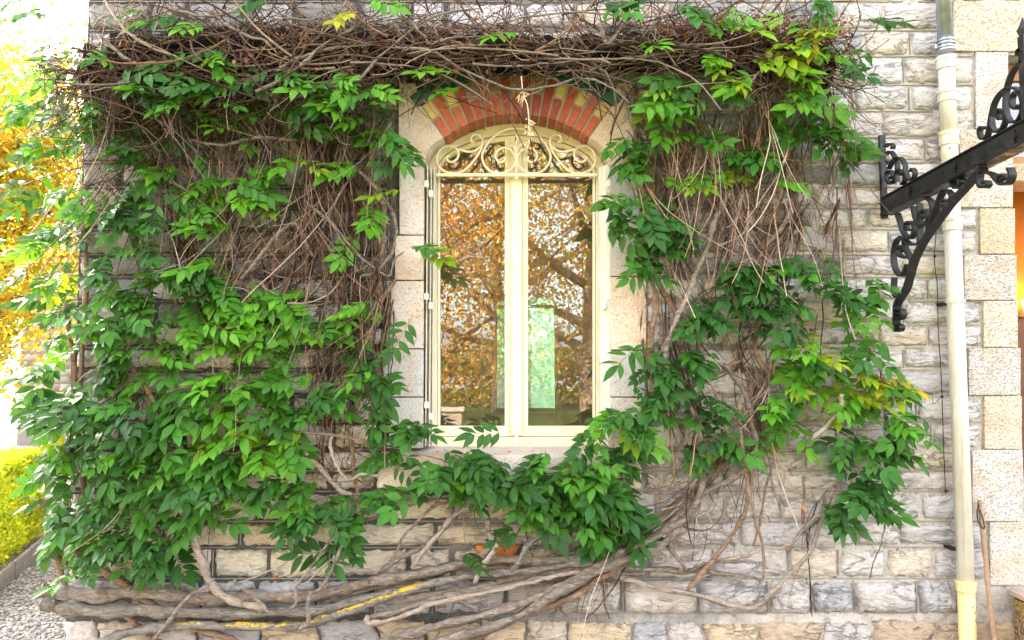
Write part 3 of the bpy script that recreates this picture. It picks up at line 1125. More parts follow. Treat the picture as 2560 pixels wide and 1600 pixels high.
# partition with a white-cased opening, half way into the room
PY = 3.6
pl, pr = pt(1205, 900, -PY).x, pt(1422, 900, -PY).x
pt_top = 3.35
mb = MB()
mb.box((-2.36, PY, ry0), (pl, PY + 0.1, 3.94))
mb.box((pr, PY, ry0), (2.26, PY + 0.1, 3.94))
mb.box((pl, PY, pt_top), (pr, PY + 0.1, 3.94))
mb.build('partition', M_PANEL, HOUSE)
CASE = thing('doorway_casing', 'white casing around the inner doorway seen through the glass', 'door casing')
for x in (pl, pr):
    mb = MB()
    mb.box((x - 0.018, PY - 0.03, ry0 + 0.02), (x + 0.018, PY + 0.12, pt_top + 0.03))
    mb.build('post', M_WHITE, CASE, bevel=0.004)
# far window
FW = MB()
zc = pt(1300, 766, -FY).z
fm = (fx0 + fx1) / 2
arcp = [(fx0, fz0), (fx0, zc), (fx0 + 0.06, zc + 0.12), (fx0 + 0.2, fz1 - 0.05), (fm, fz1), (fx1 - 0.2, fz1 - 0.05), (fx1 - 0.06, zc + 0.12), (fx1, zc), (fx1, fz0)]
e = 0.07
g1 = [(fx0 + e, fz0 + e), (fx0 + e, zc - 0.02), (fm - 0.05, zc - 0.02), (fm - 0.05, fz0 + e)]
g2 = [(2 * fm - x, z) for x, z in g1]
g3 = [(fx0 + e, zc + 0.03), (fx0 + 0.12, zc + 0.10), (fx0 + 0.24, fz1 - 0.12), (fm - 0.05, fz1 - 0.08), (fm - 0.05, zc + 0.03)]
g4 = [(2 * fm - x, z) for x, z in g3]
FWIN = poly_extrude('back_window', [arcp, g1, g2, g3, g4], FY + 0.08, 0.06, m_paint('far_frame_paint', (0.8, 0.76, 0.62)), HOUSE, 0.004)
for gi, gp_ in enumerate((g1, g2, g3, g4)):
    poly_extrude('pane', [gp_], FY + 0.10, 0.006, M_FROST, FWIN)
# spandrels that close the square hole round the arched head
for sgn in (0, 1):
    P = [(fx0, zc), (fx0 + 0.06, zc + 0.12), (fx0 + 0.2, fz1 - 0.05), (fm, fz1), (fm, fz1 + 0.05), (fx0 - 0.01, fz1 + 0.05), (fx0 - 0.01, zc)]
    if sgn: P = [(2 * fm - x, z) for x, z in P]
    poly_extrude('spandrel', [P], FY - 0.07, 0.30, M_ROOM, HOUSE)
# lattice screen and a dark cabinet by the partition
LAT = thing('lattice_screen', 'brown lattice screen standing inside the room above the cabinet', 'screen')
lx0, lx1 = pt(1400, 900, -2.6).x, pt(1496, 900, -2.6).x
lz0, lz1 = pt(1400, 945, -2.6).z, pt(1400, 845, -2.6).z
mb = MB()
n = 11
for k in range(n + 1):
    x = lx0 + (lx1 - lx0) * k / n
    mb.box((x - 0.006, 2.6, lz0), (x + 0.006, 2.615, lz1))
    z = lz0 + (lz1 - lz0) * k / n
    mb.box((lx0, 2.616, z - 0.006), (lx1, 2.630, z + 0.006))
mb.build('lattice', m_simple('screen_wood', (0.30, 0.24, 0.15), 0.6), LAT)
mb = MB()
mb.box((lx0, 2.64, lz0), (lx1, 2.66, lz1))
mb.build('backing', m_simple('screen_cloth', (0.22, 0.20, 0.13), 0.9), LAT)
CAB = thing('cabinet', 'brown wooden cabinet with panelled doors inside the room', 'cabinet')
mb = MB()
mb.box((lx0 - 0.02, 2.55, ry0), (lx1 + 0.3, 3.0, lz0 - 0.002))
mb.build('carcass', M_PANEL, CAB, bevel=0.01)
for k in range(2):
    mb = MB()
    w = (lx1 - lx0) * 0.46
    mb.box((lx0 + 0.01 + k * (w + 0.02), 2.53, ry0 + 0.1), (lx0 + 0.01 + k * (w + 0.02) + w, 2.549, lz0 - 0.05))
    mb.build('door', m_simple('cabinet_door', (0.24, 0.12, 0.06), 0.5, 0.3, 8), CAB, bevel=0.006)

# small white gabled house beyond the back window
GH = thing('garden_house', 'small white gabled house seen through both windows', 'house')
mb = MB()
gy = 16.0
gc = pt(1285, 990, -gy)
gw = 1.05
mb.box((gc.x - gw, gy, 0), (gc.x + gw, gy + 3, gc.z - 0.05))
mb.build('wall', m_simple('limewash', (0.75, 0.73, 0.68), 0.9, 0.1), GH)
mb = MB()
mb.add([(gc.x - gw - 0.2, gy - 0.2, gc.z - 0.2), (gc.x, gy - 0.2, gc.z + 0.75), (gc.x + gw + 0.2, gy - 0.2, gc.z - 0.2), (gc.x - gw - 0.2, gy + 3.2, gc.z - 0.2), (gc.x, gy + 3.2, gc.z + 0.75), (gc.x + gw + 0.2, gy + 3.2, gc.z - 0.2)],
       [(0, 2, 1), (3, 4, 5), (0, 1, 4, 3), (1, 2, 5, 4), (2, 0, 3, 5)])
mb.build('roof', m_simple('pale_roof', (0.45, 0.44, 0.42), 0.8), GH)

# ------------------------------------------------------------------ doorway at the edge of the picture
M_ORANGE = m_simple('orange_plaster', (0.50, 0.15, 0.02), 0.8, 0.08, 4)
mb = MB()
hx = DOORX + 0.02
mb.box((DOORX - 0.06, 0.55, -0.1), (DOORX + 1.6, 0.6, DZ1 + 1.6))
mb.build('hall_wall', M_ORANGE, HOUSE)
mb = MB()
mb.box((DOORX - 0.30, TH + 0.005, -0.1), (DOORX - 0.06, 0.6, DZ1 + 1.6))
mb.box((DOORX + 1.6, TH + 0.005, -0.1), (DOORX + 1.7, 0.6, DZ1 + 1.6))
mb.build('hall_return', M_ORANGE, HOUSE)
M_DOORW = m_simple('door_wood', (0.34, 0.17, 0.06), 0.5, 0.25, 12)
DOOR = MB()
zl = xz(2560, 388)[1]
DOOR.box((DOORX, 0.06, DZ1 - 0.10), (DOORX + 1.3, 0.36, DZ1 + 0.02))
dr = DOOR.build('door_lintel', M_QUOIN, WALL, bevel=0.006, color=(0.55, 0.42, 0.3))
mb = MB()
mb.box((DOORX, 0.14, DZ1 + 0.025), (DOORX + 0.03, 0.20, TZ1 - 0.005))
mb.box((DOORX + 0.034, 0.14, TZ1 - 0.12), (DOORX + 1.3, 0.20, TZ1 - 0.005))
mb.box((DOORX + 0.034, 0.14, DZ1 + 0.025), (DOORX + 1.3, 0.20, DZ1 + 0.09))
TR = mb.build('transom_window', M_DOORW, HOUSE, bevel=0.004)
mb = MB()
mb.box((DOORX + 0.032, 0.165, DZ1 + 0.095), (DOORX + 1.3, 0.171, TZ1 - 0.125))
mb.build('pane', M_GLASS, TR)
mb = MB()
wz = xz(2550, 782)[1]
mb.box((DOORX - 0.05, 0.50, 0), (DOORX + 1.6, 0.545, wz))
mb.box((DOORX - 0.05, 0.47, wz + 0.002), (DOORX + 1.6, 0.545, wz + 0.05))
mb.build('wainscot', m_simple('dark_wainscot', (0.14, 0.06, 0.03), 0.5, 0.3, 10), HOUSE, bevel=0.004)
LMP = thing('wall_lamp', 'glowing amber wall lamp just inside the doorway', 'lamp')
lp = pt(2572, 775, -0.44)
mb = MB()
mb.lathe((lp.x, 0.44, lp.z), [(-0.05, 0.012), (0.0, 0.03), (0.07, 0.045)], 14, True)
mb.build('shade', m_emit('amber_glass', (1.0, 0.62, 0.2), 1.2), LMP, smooth=True)
ld = bpy.data.lights.new('lamp_light', 'POINT')
ld.energy = 0.55
ld.color = (1.0, 0.62, 0.25)
ld.shadow_soft_size = 0.04
lo = bpy.data.objects.new('lamp_light', ld)
COL.objects.link(lo)
lo.location = (lp.x, 0.42, lp.z + 0.12)

# pebble-dashed block at the door step
PBK = thing('step_pier', 'low pebble-dashed pier of brown stones by the doorstep', 'pier')


def m_pebbledash():
    k = NT('pebbledash')
    p = k.pos(False)
    vo = k.n('ShaderNodeTexVoronoi')
    vo.inputs['Scale'].default_value = 75
    k.l(p, vo.inputs['Vector'])
    sp = k.n('ShaderNodeSeparateColor')
    k.l(vo.outputs['Color'], sp.inputs[0])
    c = k.ramp(sp.outputs[0], [(0.0, (0.12, 0.075, 0.04)), (0.5, (0.28, 0.19, 0.10)), (1.0, (0.45, 0.34, 0.20))])
    nn = k.noise(p, 4, 3)
    c = k.mix(k.ramp(nn, [(0.5, 0.0), (0.62, 0.6)]), c, (0.5, 0.32, 0.03))
    c = k.mix(1.0, c, k.ramp(vo.outputs['Distance'], [(0.3, 1.0), (0.8, 0.35)]), 'MULTIPLY')
    return k.fin(c, 0.9, k.bump(vo.outputs['Distance'], -1.0, 0.02), 0.2)


b0 = pt(2508, 1470, 0.0)
mb = MB()
mb.box((b0.x + 0.03, -0.5, 0), (b0.x + 1.2, -0.026, b0.z - 0.03))
mb.build('pier_body', m_pebbledash(), PBK, bevel=0.02)
mb = MB()
mb.box((b0.x, -0.53, b0.z - 0.028), (b0.x + 1.23, -0.026, b0.z + 0.0))
mb.build('pier_cap', M_TOOL, PBK, bevel=0.008, color=(0.4, 0.34, 0.28))

# ------------------------------------------------------------------ drainpipe
PIPE = thing('drainpipe', 'tall ivory drainpipe with zinc upper length and chipped paint', 'drainpipe')
PO = 0.095
top, bot = pt(2359, -700, PO), pt(2359, 138, PO)
xc = pt(2397, 1000, PO).x
zz = lambda y: pt(2397, y, PO).z
pr_ = 0.0495
mb = MB(); mb.lathe((xc, -PO, zz(128)), [(0, pr_ * 0.93), (zz(-700) - zz(128), pr_ * 0.93)], 20); mb.build('zinc_pipe', M_ZINC, PIPE, smooth=True)
mb = MB()
for y in (103, 111, 120, 127):
    mb.lathe((xc, -PO, zz(y) - 0.006), [(0, pr_ * 0.95), (0.004, pr_ * 1.12), (0.010, pr_ * 1.12), (0.014, pr_ * 0.95)], 20)
for s in (-1, 1):
    mb.lathe((xc + s * 0.064, -PO, zz(122)), [(0, 0.010), (0.028, 0.010)], 8)
    mb.box((xc + s * 0.045 - 0.018, -PO - 0.004, zz(120)), (xc + s * 0.045 + 0.018, -PO + 0.004, zz(112)))
mb.build('pipe_clamp', M_ZINC, PIPE, smooth=False)
segs = [(148, 330, M_PIPE), (330, 440, M_PIPE_CH), (440, 1460, M_PIPE), (1460, 1850, M_PIPE_Y)]
for a, b, m in segs:
    mb = MB()
    mb.lathe((xc, -PO, zz(b) + 0.001), [(0, pr_), (zz(a) - zz(b) - 0.002, pr_)], 24)
    mb.build('pipe_length', m, PIPE, smooth=True)
for a, b, m in [(143, 174, M_PIPE), (228, 256, M_PIPE), (330, 364, M_PIPE_CH), (547, 577, M_PIPE), (749, 758, M_PIPE), (1450, 1477, M_PIPE_Y)]:
    mb = MB()
    h = zz(a) - zz(b)
    mb.lathe((xc, -PO, zz(b)), [(0, pr_ * 1.02), (0.002, pr_ * 1.16), (h * 0.75, pr_ * 1.16), (h * 0.76, pr_ * 1.26), (h - 0.001, pr_ * 1.26), (h, pr_ * 1.02)], 24)
    mb.build('pipe_socket', m, PIPE, smooth=False)
for y in (760, 1374):
    mb = MB()
    mb.box((xc - 0.075, -PO + 0.01, zz(y + 4)), (xc - 0.045, 0.02, zz(y - 4)))
    mb.build('wall_bracket', M_IRON, PIPE)

# thin cable beside the pipe
CB = thing('cable', 'thin dark cable running down the stones beside the drainpipe', 'cable')
mb = MB()
mb.tube(spline([tuple(pt(x, y, 0.045)) for x, y in [(2341, 560), (2340, 586), (2336, 641), (2339, 682), (2343, 711), (2346, 827), (2351, 906), (2355, 990), (2359, 1117), (2364, 1228)]], 5), 0.0028, 5)
mb.build('wire', M_DARK, CB, smooth=True)
mb = MB()
for x, y in [(2336, 641), (2354, 991), (2364, 1228)]:
    p = pt(x, y, 0.04)
    mb.lathe((p.x, -0.045, p.z - 0.008), [(0, 0.008), (0.014, 0.010)], 8)
mb.tube(spline([tuple(pt(x, y, 0.045)) for x, y in [(2310, 1002), (2328, 982), (2334, 1010), (2352, 992)]], 4), 0.002, 4)
mb.build('clip', M_DARK, CB)

# stick leaning on the wall
ST = thing('wooden_stick', 'weathered wooden stick with a black strap leaning on the wall by the drainpipe', 'stick')
mb = MB()
pp = [(2449, 1250, 0.05), (2454, 1308, 0.08), (2465, 1408, 0.13), (2475, 1514, 0.18), (2489, 1610, 0.23), (2500, 1690, 0.28)]
W_ = spline([tuple(pt(*q)) for q in pp], 5)
mb.tube(W_, np.linspace(0.013, 0.016, len(W_)) + np.sin(np.arange(len(W_)) * 1.7) * 0.0012, 8)
mb.build('shaft', M_WOOD, ST, smooth=True)
mb = MB()
mb.tube(spline([tuple(pt(*q)) for q in [(2447, 1262, 0.085), (2443, 1280, 0.10), (2446, 1305, 0.11), (2460, 1322, 0.12), (2458, 1300, 0.11), (2449, 1275, 0.09)]], 5), 0.004, 5)
mb.build('strap', M_DARK, ST, smooth=True)

# ------------------------------------------------------------------ wrought iron canopy bracket, standing out from the wall
BR = thing('canopy_bracket', 'black wrought iron canopy bracket with scrolls projecting from the wall', 'bracket')
BX = 2.425


def c2(x, y): return (2160 + x / 3.78, 60 + y / 3.78)
def c3(x, y): return (2160 + x / 3.4375, 420 + y / 3.4375)


def flat_bar(pts, th, w, x0, name, n=6, raw=False):
    """A flat bar swept along points (y,z): th in its own plane, w across (x)."""
    P = np.asarray(pts) if raw else spline(pts, n)
    T = np.gradient(P, axis=0)
    T /= np.linalg.norm(T, axis=1)[:, None] + 1e-9
    N = np.stack([-T[:, 1], T[:, 0]], 1)
    V, F = [], []
    for p, nn in zip(P, N):
        for sx, sn in ((-1, -1), (1, -1), (1, 1), (-1, 1)):
            q = p + nn * sn * th / 2
            V.append((x0 + sx * w / 2, q[0], q[1]))
    for i in range(len(P) - 1):
        for j in range(4):
            k = (j + 1) % 4
            F.append((i * 4 + j, i * 4 + k, i * 4 + 4 + k, i * 4 + 4 + j))
    F += [(3, 2, 1, 0), tuple(len(V) - 4 + i for i in range(4))]
    mb = MB()
    mb.add(V, F)
    return mb.build(name, M_IRON, BR, smooth=False)


def yz(px, py, X=BX):
    p = ptx(px, py, X)
    return (min(p.y, -0.02), p.z)


# wall plate
a, b = ptx(2209, 335, BX), ptx(2207, 548, BX)
mb = MB(); mb.box((BX - 0.022, -0.045, b.z), (BX + 0.022, -0.028, a.z)); mb.build('wall_plate', M_IRON, BR, bevel=0.003)
# beam with flanges
zA0, zA1 = ptx(2216, 536, BX).z, ptx(2216, 492, BX).z
pB = ptx(2560, 335, BX)
yB = -1.75
slope = (ptx(2560, 303, BX).z - zA1) / (pB.y - (-0.05)) * -1
slope = (ptx(2560, 303, BX).z - zA1) / (abs(pB.y) - 0.05)
zB = slope * (abs(yB) - 0.05)


def beam_part(name, x0, x1, d0, d1):
    mb = MB()
    mb.add([(x0, -0.046, zA0 + d0), (x1, -0.046, zA0 + d0), (x1, yB, zA0 + d0 + zB), (x0, yB, zA0 + d0 + zB),
            (x0, -0.046, zA0 + d1), (x1, -0.046, zA0 + d1), (x1, yB, zA0 + d1 + zB), (x0, yB, zA0 + d1 + zB)],
           [(0, 3, 2, 1), (4, 5, 6, 7), (0, 1, 5, 4), (1, 2, 6, 5), (2, 3, 7, 6), (3, 0, 4, 7)])
    return mb.build(name, M_IRON, BR, bevel=0.003)


bh = zA1 - zA0
beam_part('beam', BX - 0.020, BX + 0.020, 0.012, bh - 0.012)
beam_part('beam_flange', BX - 0.038, BX + 0.055, -0.004, 0.011)
beam_part('beam_flange', BX - 0.030, BX + 0.055, bh - 0.011, bh)
for px, py in ((2274, 478), (2389, 416), (2536, 340)):
    p = ptx(px, py, BX - 0.024)
    mb = MB(); mb.tube([(BX - 0.034, p.y, p.z), (BX - 0.018, p.y, p.z)], 0.016, 8); mb.box((BX - 0.030, p.y - 0.006, p.z - 0.035), (BX - 0.0205, p.y + 0.006, p.z + 0.03)); mb.build('bolt', M_IRON, BR)
D3 = lambda L: [yz(*c3(*q)) for q in L]
D2 = lambda L: [yz(*c2(*q)) for q in L]
flat_bar(D3([(305, 1375), (285, 1395), (278, 1360), (282, 1260), (285, 1180), (315, 1120), (370, 1030), (400, 920), (425, 830), (460, 740), (530, 610), (620, 480), (740, 320), (850, 195), (950, 85), (1030, 5)]), 0.022, 0.045, BX, 'brace')
for L in ([(285, 1240), (300, 1215), (335, 1225), (340, 1270), (310, 1300), (290, 1275), (305, 1250)],
          [(280, 1370), (300, 1345), (325, 1365), (315, 1395), (295, 1390)],
          [(325, 590), (280, 630), (256, 740), (270, 860), (315, 925), (350, 900), (375, 830)],
          [(262, 940), (258, 1040), (275, 1100), (305, 1110), (330, 1070)],
          [(350, 770), (310, 750), (296, 700), (318, 668), (342, 690), (330, 720)],
          [(290, 390), (318, 480), (345, 560), (390, 605), (430, 570), (435, 495), (400, 462), (365, 485), (372, 530), (395, 535)],
          [(345, 600), (360, 690), (395, 760), (415, 800), (400, 860)],
          [(350, 610), (400, 655), (460, 655), (520, 620), (560, 560)],
          [(425, 330), (445, 420), (480, 485), (530, 485), (560, 430), (545, 370), (505, 370), (500, 415), (525, 430)],
          [(480, 300), (482, 480), (484, 660)],
          [(530, 250), (580, 290), (595, 380), (570, 470), (550, 560)],
          [(690, 190), (650, 270), (600, 420), (570, 520)],
          [(720, 190), (760, 240), (730, 320), (690, 330), (680, 290), (705, 270)],
          [(760, 120), (790, 170), (830, 160), (850, 110), (820, 90)],
          [(1005, 20), (995, 100), (1005, 155), (1045, 165), (1070, 140), (1055, 115), (1030, 125)],
          [(1050, 35), (1110, 55), (1150, 105), (1195, 140), (1250, 125), (1275, 60), (1255, 0)],
          [(1165, 110), (1180, 65), (1215, 60), (1215, 95), (1190, 95)]):
    flat_bar(D3(L), 0.012, 0.038, BX, 'scroll')
for L in ([(205, 1235), (250, 1205), (295, 1265), (318, 1350), (300, 1450), (255, 1510), (220, 1470), (222, 1400), (262, 1390), (272, 1440), (250, 1460)],
          [(235, 1370), (280, 1290), (335, 1262), (385, 1320), (398, 1400), (430, 1470), (470, 1460), (482, 1400), (460, 1368), (447, 1395)],
          [(315, 1490), (312, 1420), (335, 1380), (362, 1400), (350, 1430)],
          [(388, 1410), (385, 1480), (360, 1515)],
          [(202, 1160), (240, 1132), (275, 1150), (270, 1180)],
          [(215, 1300), (235, 1300), (232, 1330)],
          [(1145, 985), (1110, 975), (1095, 1020), (1115, 1080), (1160, 1075), (1190, 980), (1205, 880), (1240, 740), (1310, 640), (1400, 600), (1490, 640)],
          [(1205, 880), (1215, 970), (1255, 1020), (1310, 985), (1340, 900), (1320, 820), (1285, 810), (1265, 860), (1285, 900)],
          [(1510, 350), (1430, 420), (1375, 530), (1345, 670), (1345, 830), (1395, 925), (1465, 905), (1505, 800), (1495, 690), (1445, 645), (1405, 690), (1405, 770), (1445, 800), (1475, 765)],
          [(1465, 300), (1460, 260), (1485, 240), (1505, 265)]):
    flat_bar(D2(L), 0.011, 0.030, BX, 'scroll')
pq = ptx(2558, 90, BX)
zb_ = ptx(2558, 300, BX).z
mb = MB(); mb.box((BX - 0.015, pq.y - 0.02, zb_), (BX + 0.015, pq.y + 0.02, pq.z)); mb.lathe((BX, pq.y, pq.z), [(0, 0.016), (0.03, 0.026), (0.06, 0.012), (0.09, 0.002)], 10); mb.build('finial_post', M_IRON, BR)

# ------------------------------------------------------------------ wisteria
VL = thing('wisteria', 'large leafy wisteria climbing over the house corner beside the window', 'climbing plant', 'wisteria on the wall')
VS = thing('wisteria', 'dense low wisteria clump spreading below the window sill', 'climbing plant', 'wisteria on the wall')
VR = thing('wisteria', 'sparser wisteria between the window and the drainpipe, partly yellowing', 'climbing plant', 'wisteria on the wall')
VT = thing('dead_vine', 'tangled mat of dead brown vine twigs hanging above the brick arch', 'dead vine')


def stem(pts, w, mat, parent, o=0.08, name='stem', w1=None, n=6, sides=9):
    """pts in px (x, y[, o]); w: width in px at the start, w1 at the end."""
    w1 = w if w1 is None else w1
    P = []
    for i, q in enumerate(pts):
        oo = q[2] if len(q) > 2 else o + 0.018 * math.sin(i * 2.1 + q[0] * 0.013)
        P.append(tuple(pt(q[0], q[1], oo)))
    W_ = spline(P, n)
    m = len(W_)
    W_ = W_ + nrg.normal(0, 0.0022, W_.shape)
    rad = np.linspace(w, w1, m) * 0.00255 / 2
    ph = rng.uniform(0, 6)
    rad = rad * (1 + 0.16 * np.sin(np.arange(m) * 0.9 + ph) + nrg.normal(0, 0.05, m))
    rad[-1] *= 0.5
    V, F = tube_arrays(W_, rad, sides, 0.12)
    # grooves along thick stems
    if w > 9:
        V = V.reshape(m, sides, 3)
        g_ = 1 + 0.17 * np.sin(np.arange(sides) * 2.4 + ph)[None, :, None] + nrg.normal(0, 0.05, (m, sides, 1))
        V = W_[:, None, :] + (V - W_[:, None, :]) * g_
        V = V.reshape(-1, 3)
    F = [tuple(f) for f in F] + [tuple(range(sides))[::-1], tuple(range(len(V) - sides, len(V)))]
    return pyobj(name, V, F, mat, parent, True)


# the old horizontal stems along the foot of the wall
stem([(104, 1474), (166, 1483), (249, 1491), (325, 1479), (398, 1485), (480, 1492), (563, 1495), (662, 1492), (761, 1490), (850, 1475), (949, 1451), (1048, 1436), (1148, 1413), (1247, 1399), (1346, 1402), (1478, 1395), (1577, 1398)], 35, M_BARK, VL, 0.15, w1=19)
stem([(108, 1496), (150, 1517), (232, 1526), (331, 1525), (431, 1530), (596, 1533), (761, 1530), (870, 1507), (940, 1490), (1040, 1470)], 36, M_BARKLF, VL, 0.17, w1=17)
stem([(200, 1622), (298, 1588), (397, 1569), (497, 1563), (596, 1567), (695, 1568), (761, 1561), (827, 1544), (900, 1517), (949, 1499), (1015, 1477), (1081, 1458), (1148, 1445), (1210, 1436), (1280, 1430), (1379, 1419), (1480, 1406)], 21, M_BARKL, VL, 0.19, w1=15)
stem([(916, 1543), (1000, 1528), (1081, 1497), (1148, 1482), (1240, 1468), (1330, 1450), (1392, 1436), (1500, 1416)], 14, M_BARK, VL, 0.17, w1=12)
stem([(916, 1545), (926, 1558), (982, 1548), (1040, 1527), (1081, 1508), (1180, 1489), (1280, 1466), (1392, 1440), (1490, 1420)], 13, M_BARKP, VL, 0.19, w1=10)
stem([(1009, 1498), (1114, 1481), (1180, 1471), (1247, 1454), (1313, 1437), (1395, 1426), (1478, 1409), (1560, 1402)], 17, M_BARK, VL, 0.15, w1=14)
stem([(640, 1510), (760, 1500), (860, 1488), (960, 1465), (1060, 1446)], 12, M_BARK, VL, 0.11, w1=10)
stem([(935, 1455), (990, 1440), (1080, 1424), (1180, 1421), (1300, 1418)], 12, M_BARK, VL, 0.13)
stem([(440, 1220), (455, 1250), (464, 1287), (483, 1340), (507, 1412), (526, 1456), (563, 1492), (612, 1511), (665, 1522)], 22, M_BARKP, VL, 0.20, w1=18)
stem([(150, 1300), (180, 1360), (219, 1392), (265, 1429), (315, 1465), (364, 1505), (447, 1544), (497, 1574), (596, 1602)], 23, M_BARKB, VL, 0.11, w1=15)
stem([(255, 1480), (275, 1498), (331, 1554), (381, 1594), (410, 1620)], 14, M_BARKB, VL, 0.10)
stem([(523, 1462), (464, 1498), (421, 1554), (388, 1594), (375, 1620)], 9, M_BARK, VL, 0.25)
stem([(585, 1452), (602, 1465), (642, 1498), (675, 1531), (712, 1528), (741, 1508), (741, 1468), (778, 1419), (827, 1346), (850, 1290)], 9, M_BARK, VL, 0.24, w1=6)
stem([(748, 1571), (771, 1556), (771, 1495), (804, 1468), (837, 1412), (850, 1372), (858, 1330)], 10, M_BARK, VL, 0.25, w1=7)
stem([(500, 1480), (600, 1455), (680, 1425), (720, 1405)], 4, M_BARKP, VL, 0.2)
stem([(755, 1465), (800, 1425), (850, 1380)], 4, M_BARKP, VL, 0.24)
stem([(118, 1330), (123, 1363), (143, 1389), (170, 1412)], 14, M_BARKB, VL, 0.10)
stem([(165, 760, 0.05), (185, 950, 0.07), (170, 1130, 0.08), (150, 1260, 0.1), (140, 1370, 0.12), (165, 1470, 0.13)], 14, M_BARKB, VL)
stem([(200, 500, 0.05), (215, 700, 0.07), (205, 900, 0.06), (195, 1100, 0.06), (225, 1290, 0.08)], 12, M_BARKB, VL)
# stems in the leafy part beside the window
stem([(470, 350), (560, 362), (640, 345), (760, 352)], 8, M_BARK, VL, 0.22)
stem([(380, 860), (480, 960), (560, 1010), (640, 1080), (720, 1150)], 10, M_BARK, VL, 0.1)
stem([(700, 1075), (770, 1082), (850, 1090), (945, 1110), (1050, 1135), (1125, 1158)], 7, M_BARKB, VL, 0.2, w1=4)
stem([(760, 1130), (800, 1170), (850, 1225), (880, 1235)], 12, M_BARKP, VL, 0.16)
stem([(835, 1085), (825, 1110), (840, 1160), (870, 1200), (905, 1185), (950, 1190)], 8, M_BARKP, VL, 0.2)
stem([(870, 1070), (880, 1120), (885, 1180), (895, 1240)], 10, M_BARKB, VL, 0.12)
stem([(780, 640), (740, 560), (690, 590), (650, 640), (600, 700)], 9, M_BARK, VL, 0.2)
stem([(890, 420), (940, 470), (985, 540), (985, 620), (940, 680), (900, 690)], 10, M_BARK, VL, 0.17, w1=7)
stem([(760, 500), (830, 560), (900, 640), (970, 690), (985, 650), (1010, 630)], 8, M_BARK, VL, 0.2, w1=4)
stem([(990, 700), (950, 760), (930, 850), (945, 960), (925, 1050)], 12, M_BARKB, VL, 0.12)
stem([(955, 240), (930, 330), (935, 430), (960, 520), (955, 640), (940, 780)], 11, M_BARKB, VL, 0.12)
stem([(540, 800), (590, 870), (570, 960), (600, 1040)], 9, M_BARK, VL, 0.13)
stem([(420, 980), (470, 965), (530, 975)], 10, M_BARK, VL, 0.2)
stem([(300, 880), (360, 960), (400, 1040), (420, 1120)], 11, M_BARKB, VL, 0.12)
stem([(260, 1250), (330, 1270), (420, 1255), (520, 1240), (620, 1235)], 14, M_BARK, VL, 0.14)
stem([(900, 1290), (1000, 1230), (840, 1240), (760, 1262)], 6, M_BARK, VL, 0.12)
# clump below the sill
stem([(880, 1306), (916, 1302), (982, 1276), (1081, 1250), (1124, 1246), (1220, 1252), (1330, 1246)], 9, M_BARK, VS, 0.12, w1=6)
stem([(1150, 1250), (1121, 1256), (1088, 1263), (1048, 1299), (1009, 1342), (989, 1385), (966, 1414)], 8, M_BARKB, VS, 0.15, w1=6)
stem([(1150, 1262), (1128, 1302), (1088, 1342), (1048, 1372), (999, 1395), (946, 1433)], 14, M_BARK, VS, 0.13, w1=11)
stem([(1200, 1255), (1138, 1286), (1108, 1322), (1062, 1375), (1028, 1420)], 12, M_BARKP, VS, 0.15)
stem([(1220, 1297), (1220, 1326), (1228, 1355), (1205, 1395)], 15, M_BARK, VS, 0.21)
stem([(1243, 1360), (1214, 1405), (1185, 1458)], 12, M_BARKP, VS, 0.25)
stem([(1330, 1290), (1352, 1300), (1372, 1316), (1346, 1342), (1313, 1372), (1296, 1405), (1276, 1428), (1230, 1440)], 13, M_BARKL, VS, 0.22)
stem([(1312, 1306), (1283, 1350), (1262, 1380)], 8, M_BARK, VS, 0.15)
stem([(1428, 1320), (1420, 1365), (1400, 1395)], 12, M_BARKB, VS, 0.12)
stem([(1138, 1504), (1115, 1550), (1088, 1594)], 3, M_BARK, VS, 0.06)
stem([(1160, 1290), (1161, 1330), (1164, 1370)], 3, M_BARK, VS, 0.2)
for q in ([(1100, 1240), (1080, 1190), (1070, 1150)], [(1250, 1250), (1260, 1200), (1240, 1150)], [(1380, 1260), (1400, 1200), (1420, 1150)], [(1480, 1330), (1500, 1250), (1510, 1180)]):
    stem(q, 7, M_BARKB, VS, 0.15, w1=4)
# stems that sweep up to the plant by the drainpipe
stem([(930, 1618), (1030, 1584), (1114, 1560), (1214, 1537), (1313, 1504), (1412, 1458), (1478, 1424), (1544, 1386), (1600, 1362), (1660, 1330), (1721, 1290), (1748, 1238), (1757, 1190), (1750, 1099), (1740, 1055), (1705, 976), (1672, 948), (1661, 890), (1675, 840)], 20.8, M_BARK, VR, 0.20, w1=15.6)
stem([(1060, 1618), (1150, 1590), (1214, 1574), (1313, 1531), (1379, 1491), (1478, 1436), (1560, 1400), (1640, 1372), (1700, 1320)], 22.1, M_BARK, VR, 0.22, w1=18.2)
stem([(1150, 1610), (1197, 1592), (1280, 1550), (1346, 1524), (1429, 1494), (1505, 1441), (1580, 1400)], 18.2, M_BARKB, VR, 0.17)
stem([(1520, 1405), (1590, 1370), (1650, 1330), (1700, 1290), (1756, 1234), (1828, 1198), (1875, 1159), (1891, 1111), (1883, 1067), (1862, 985), (1835, 945), (1809, 908)], 18.2, M_BARK, VR, 0.17, w1=11.7)
stem([(1560, 1375), (1640, 1310), (1700, 1270), (1756, 1222), (1804, 1167), (1860, 1135), (1907, 1127), (2018, 1123), (2090, 1100)], 18.2, M_BARK, VR, 0.12, w1=9.1)
stem([(1600, 1350), (1680, 1270), (1770, 1190), (1800, 1150), (1870, 1130)], 14.3, M_BARKB, VR, 0.1)
stem([(1852, 990), (1848, 1060), (1860, 1139), (1871, 1226), (1891, 1306), (1907, 1377), (1909, 1446)], 9.1, M_BARKB, VR, 0.22, w1=6.5)
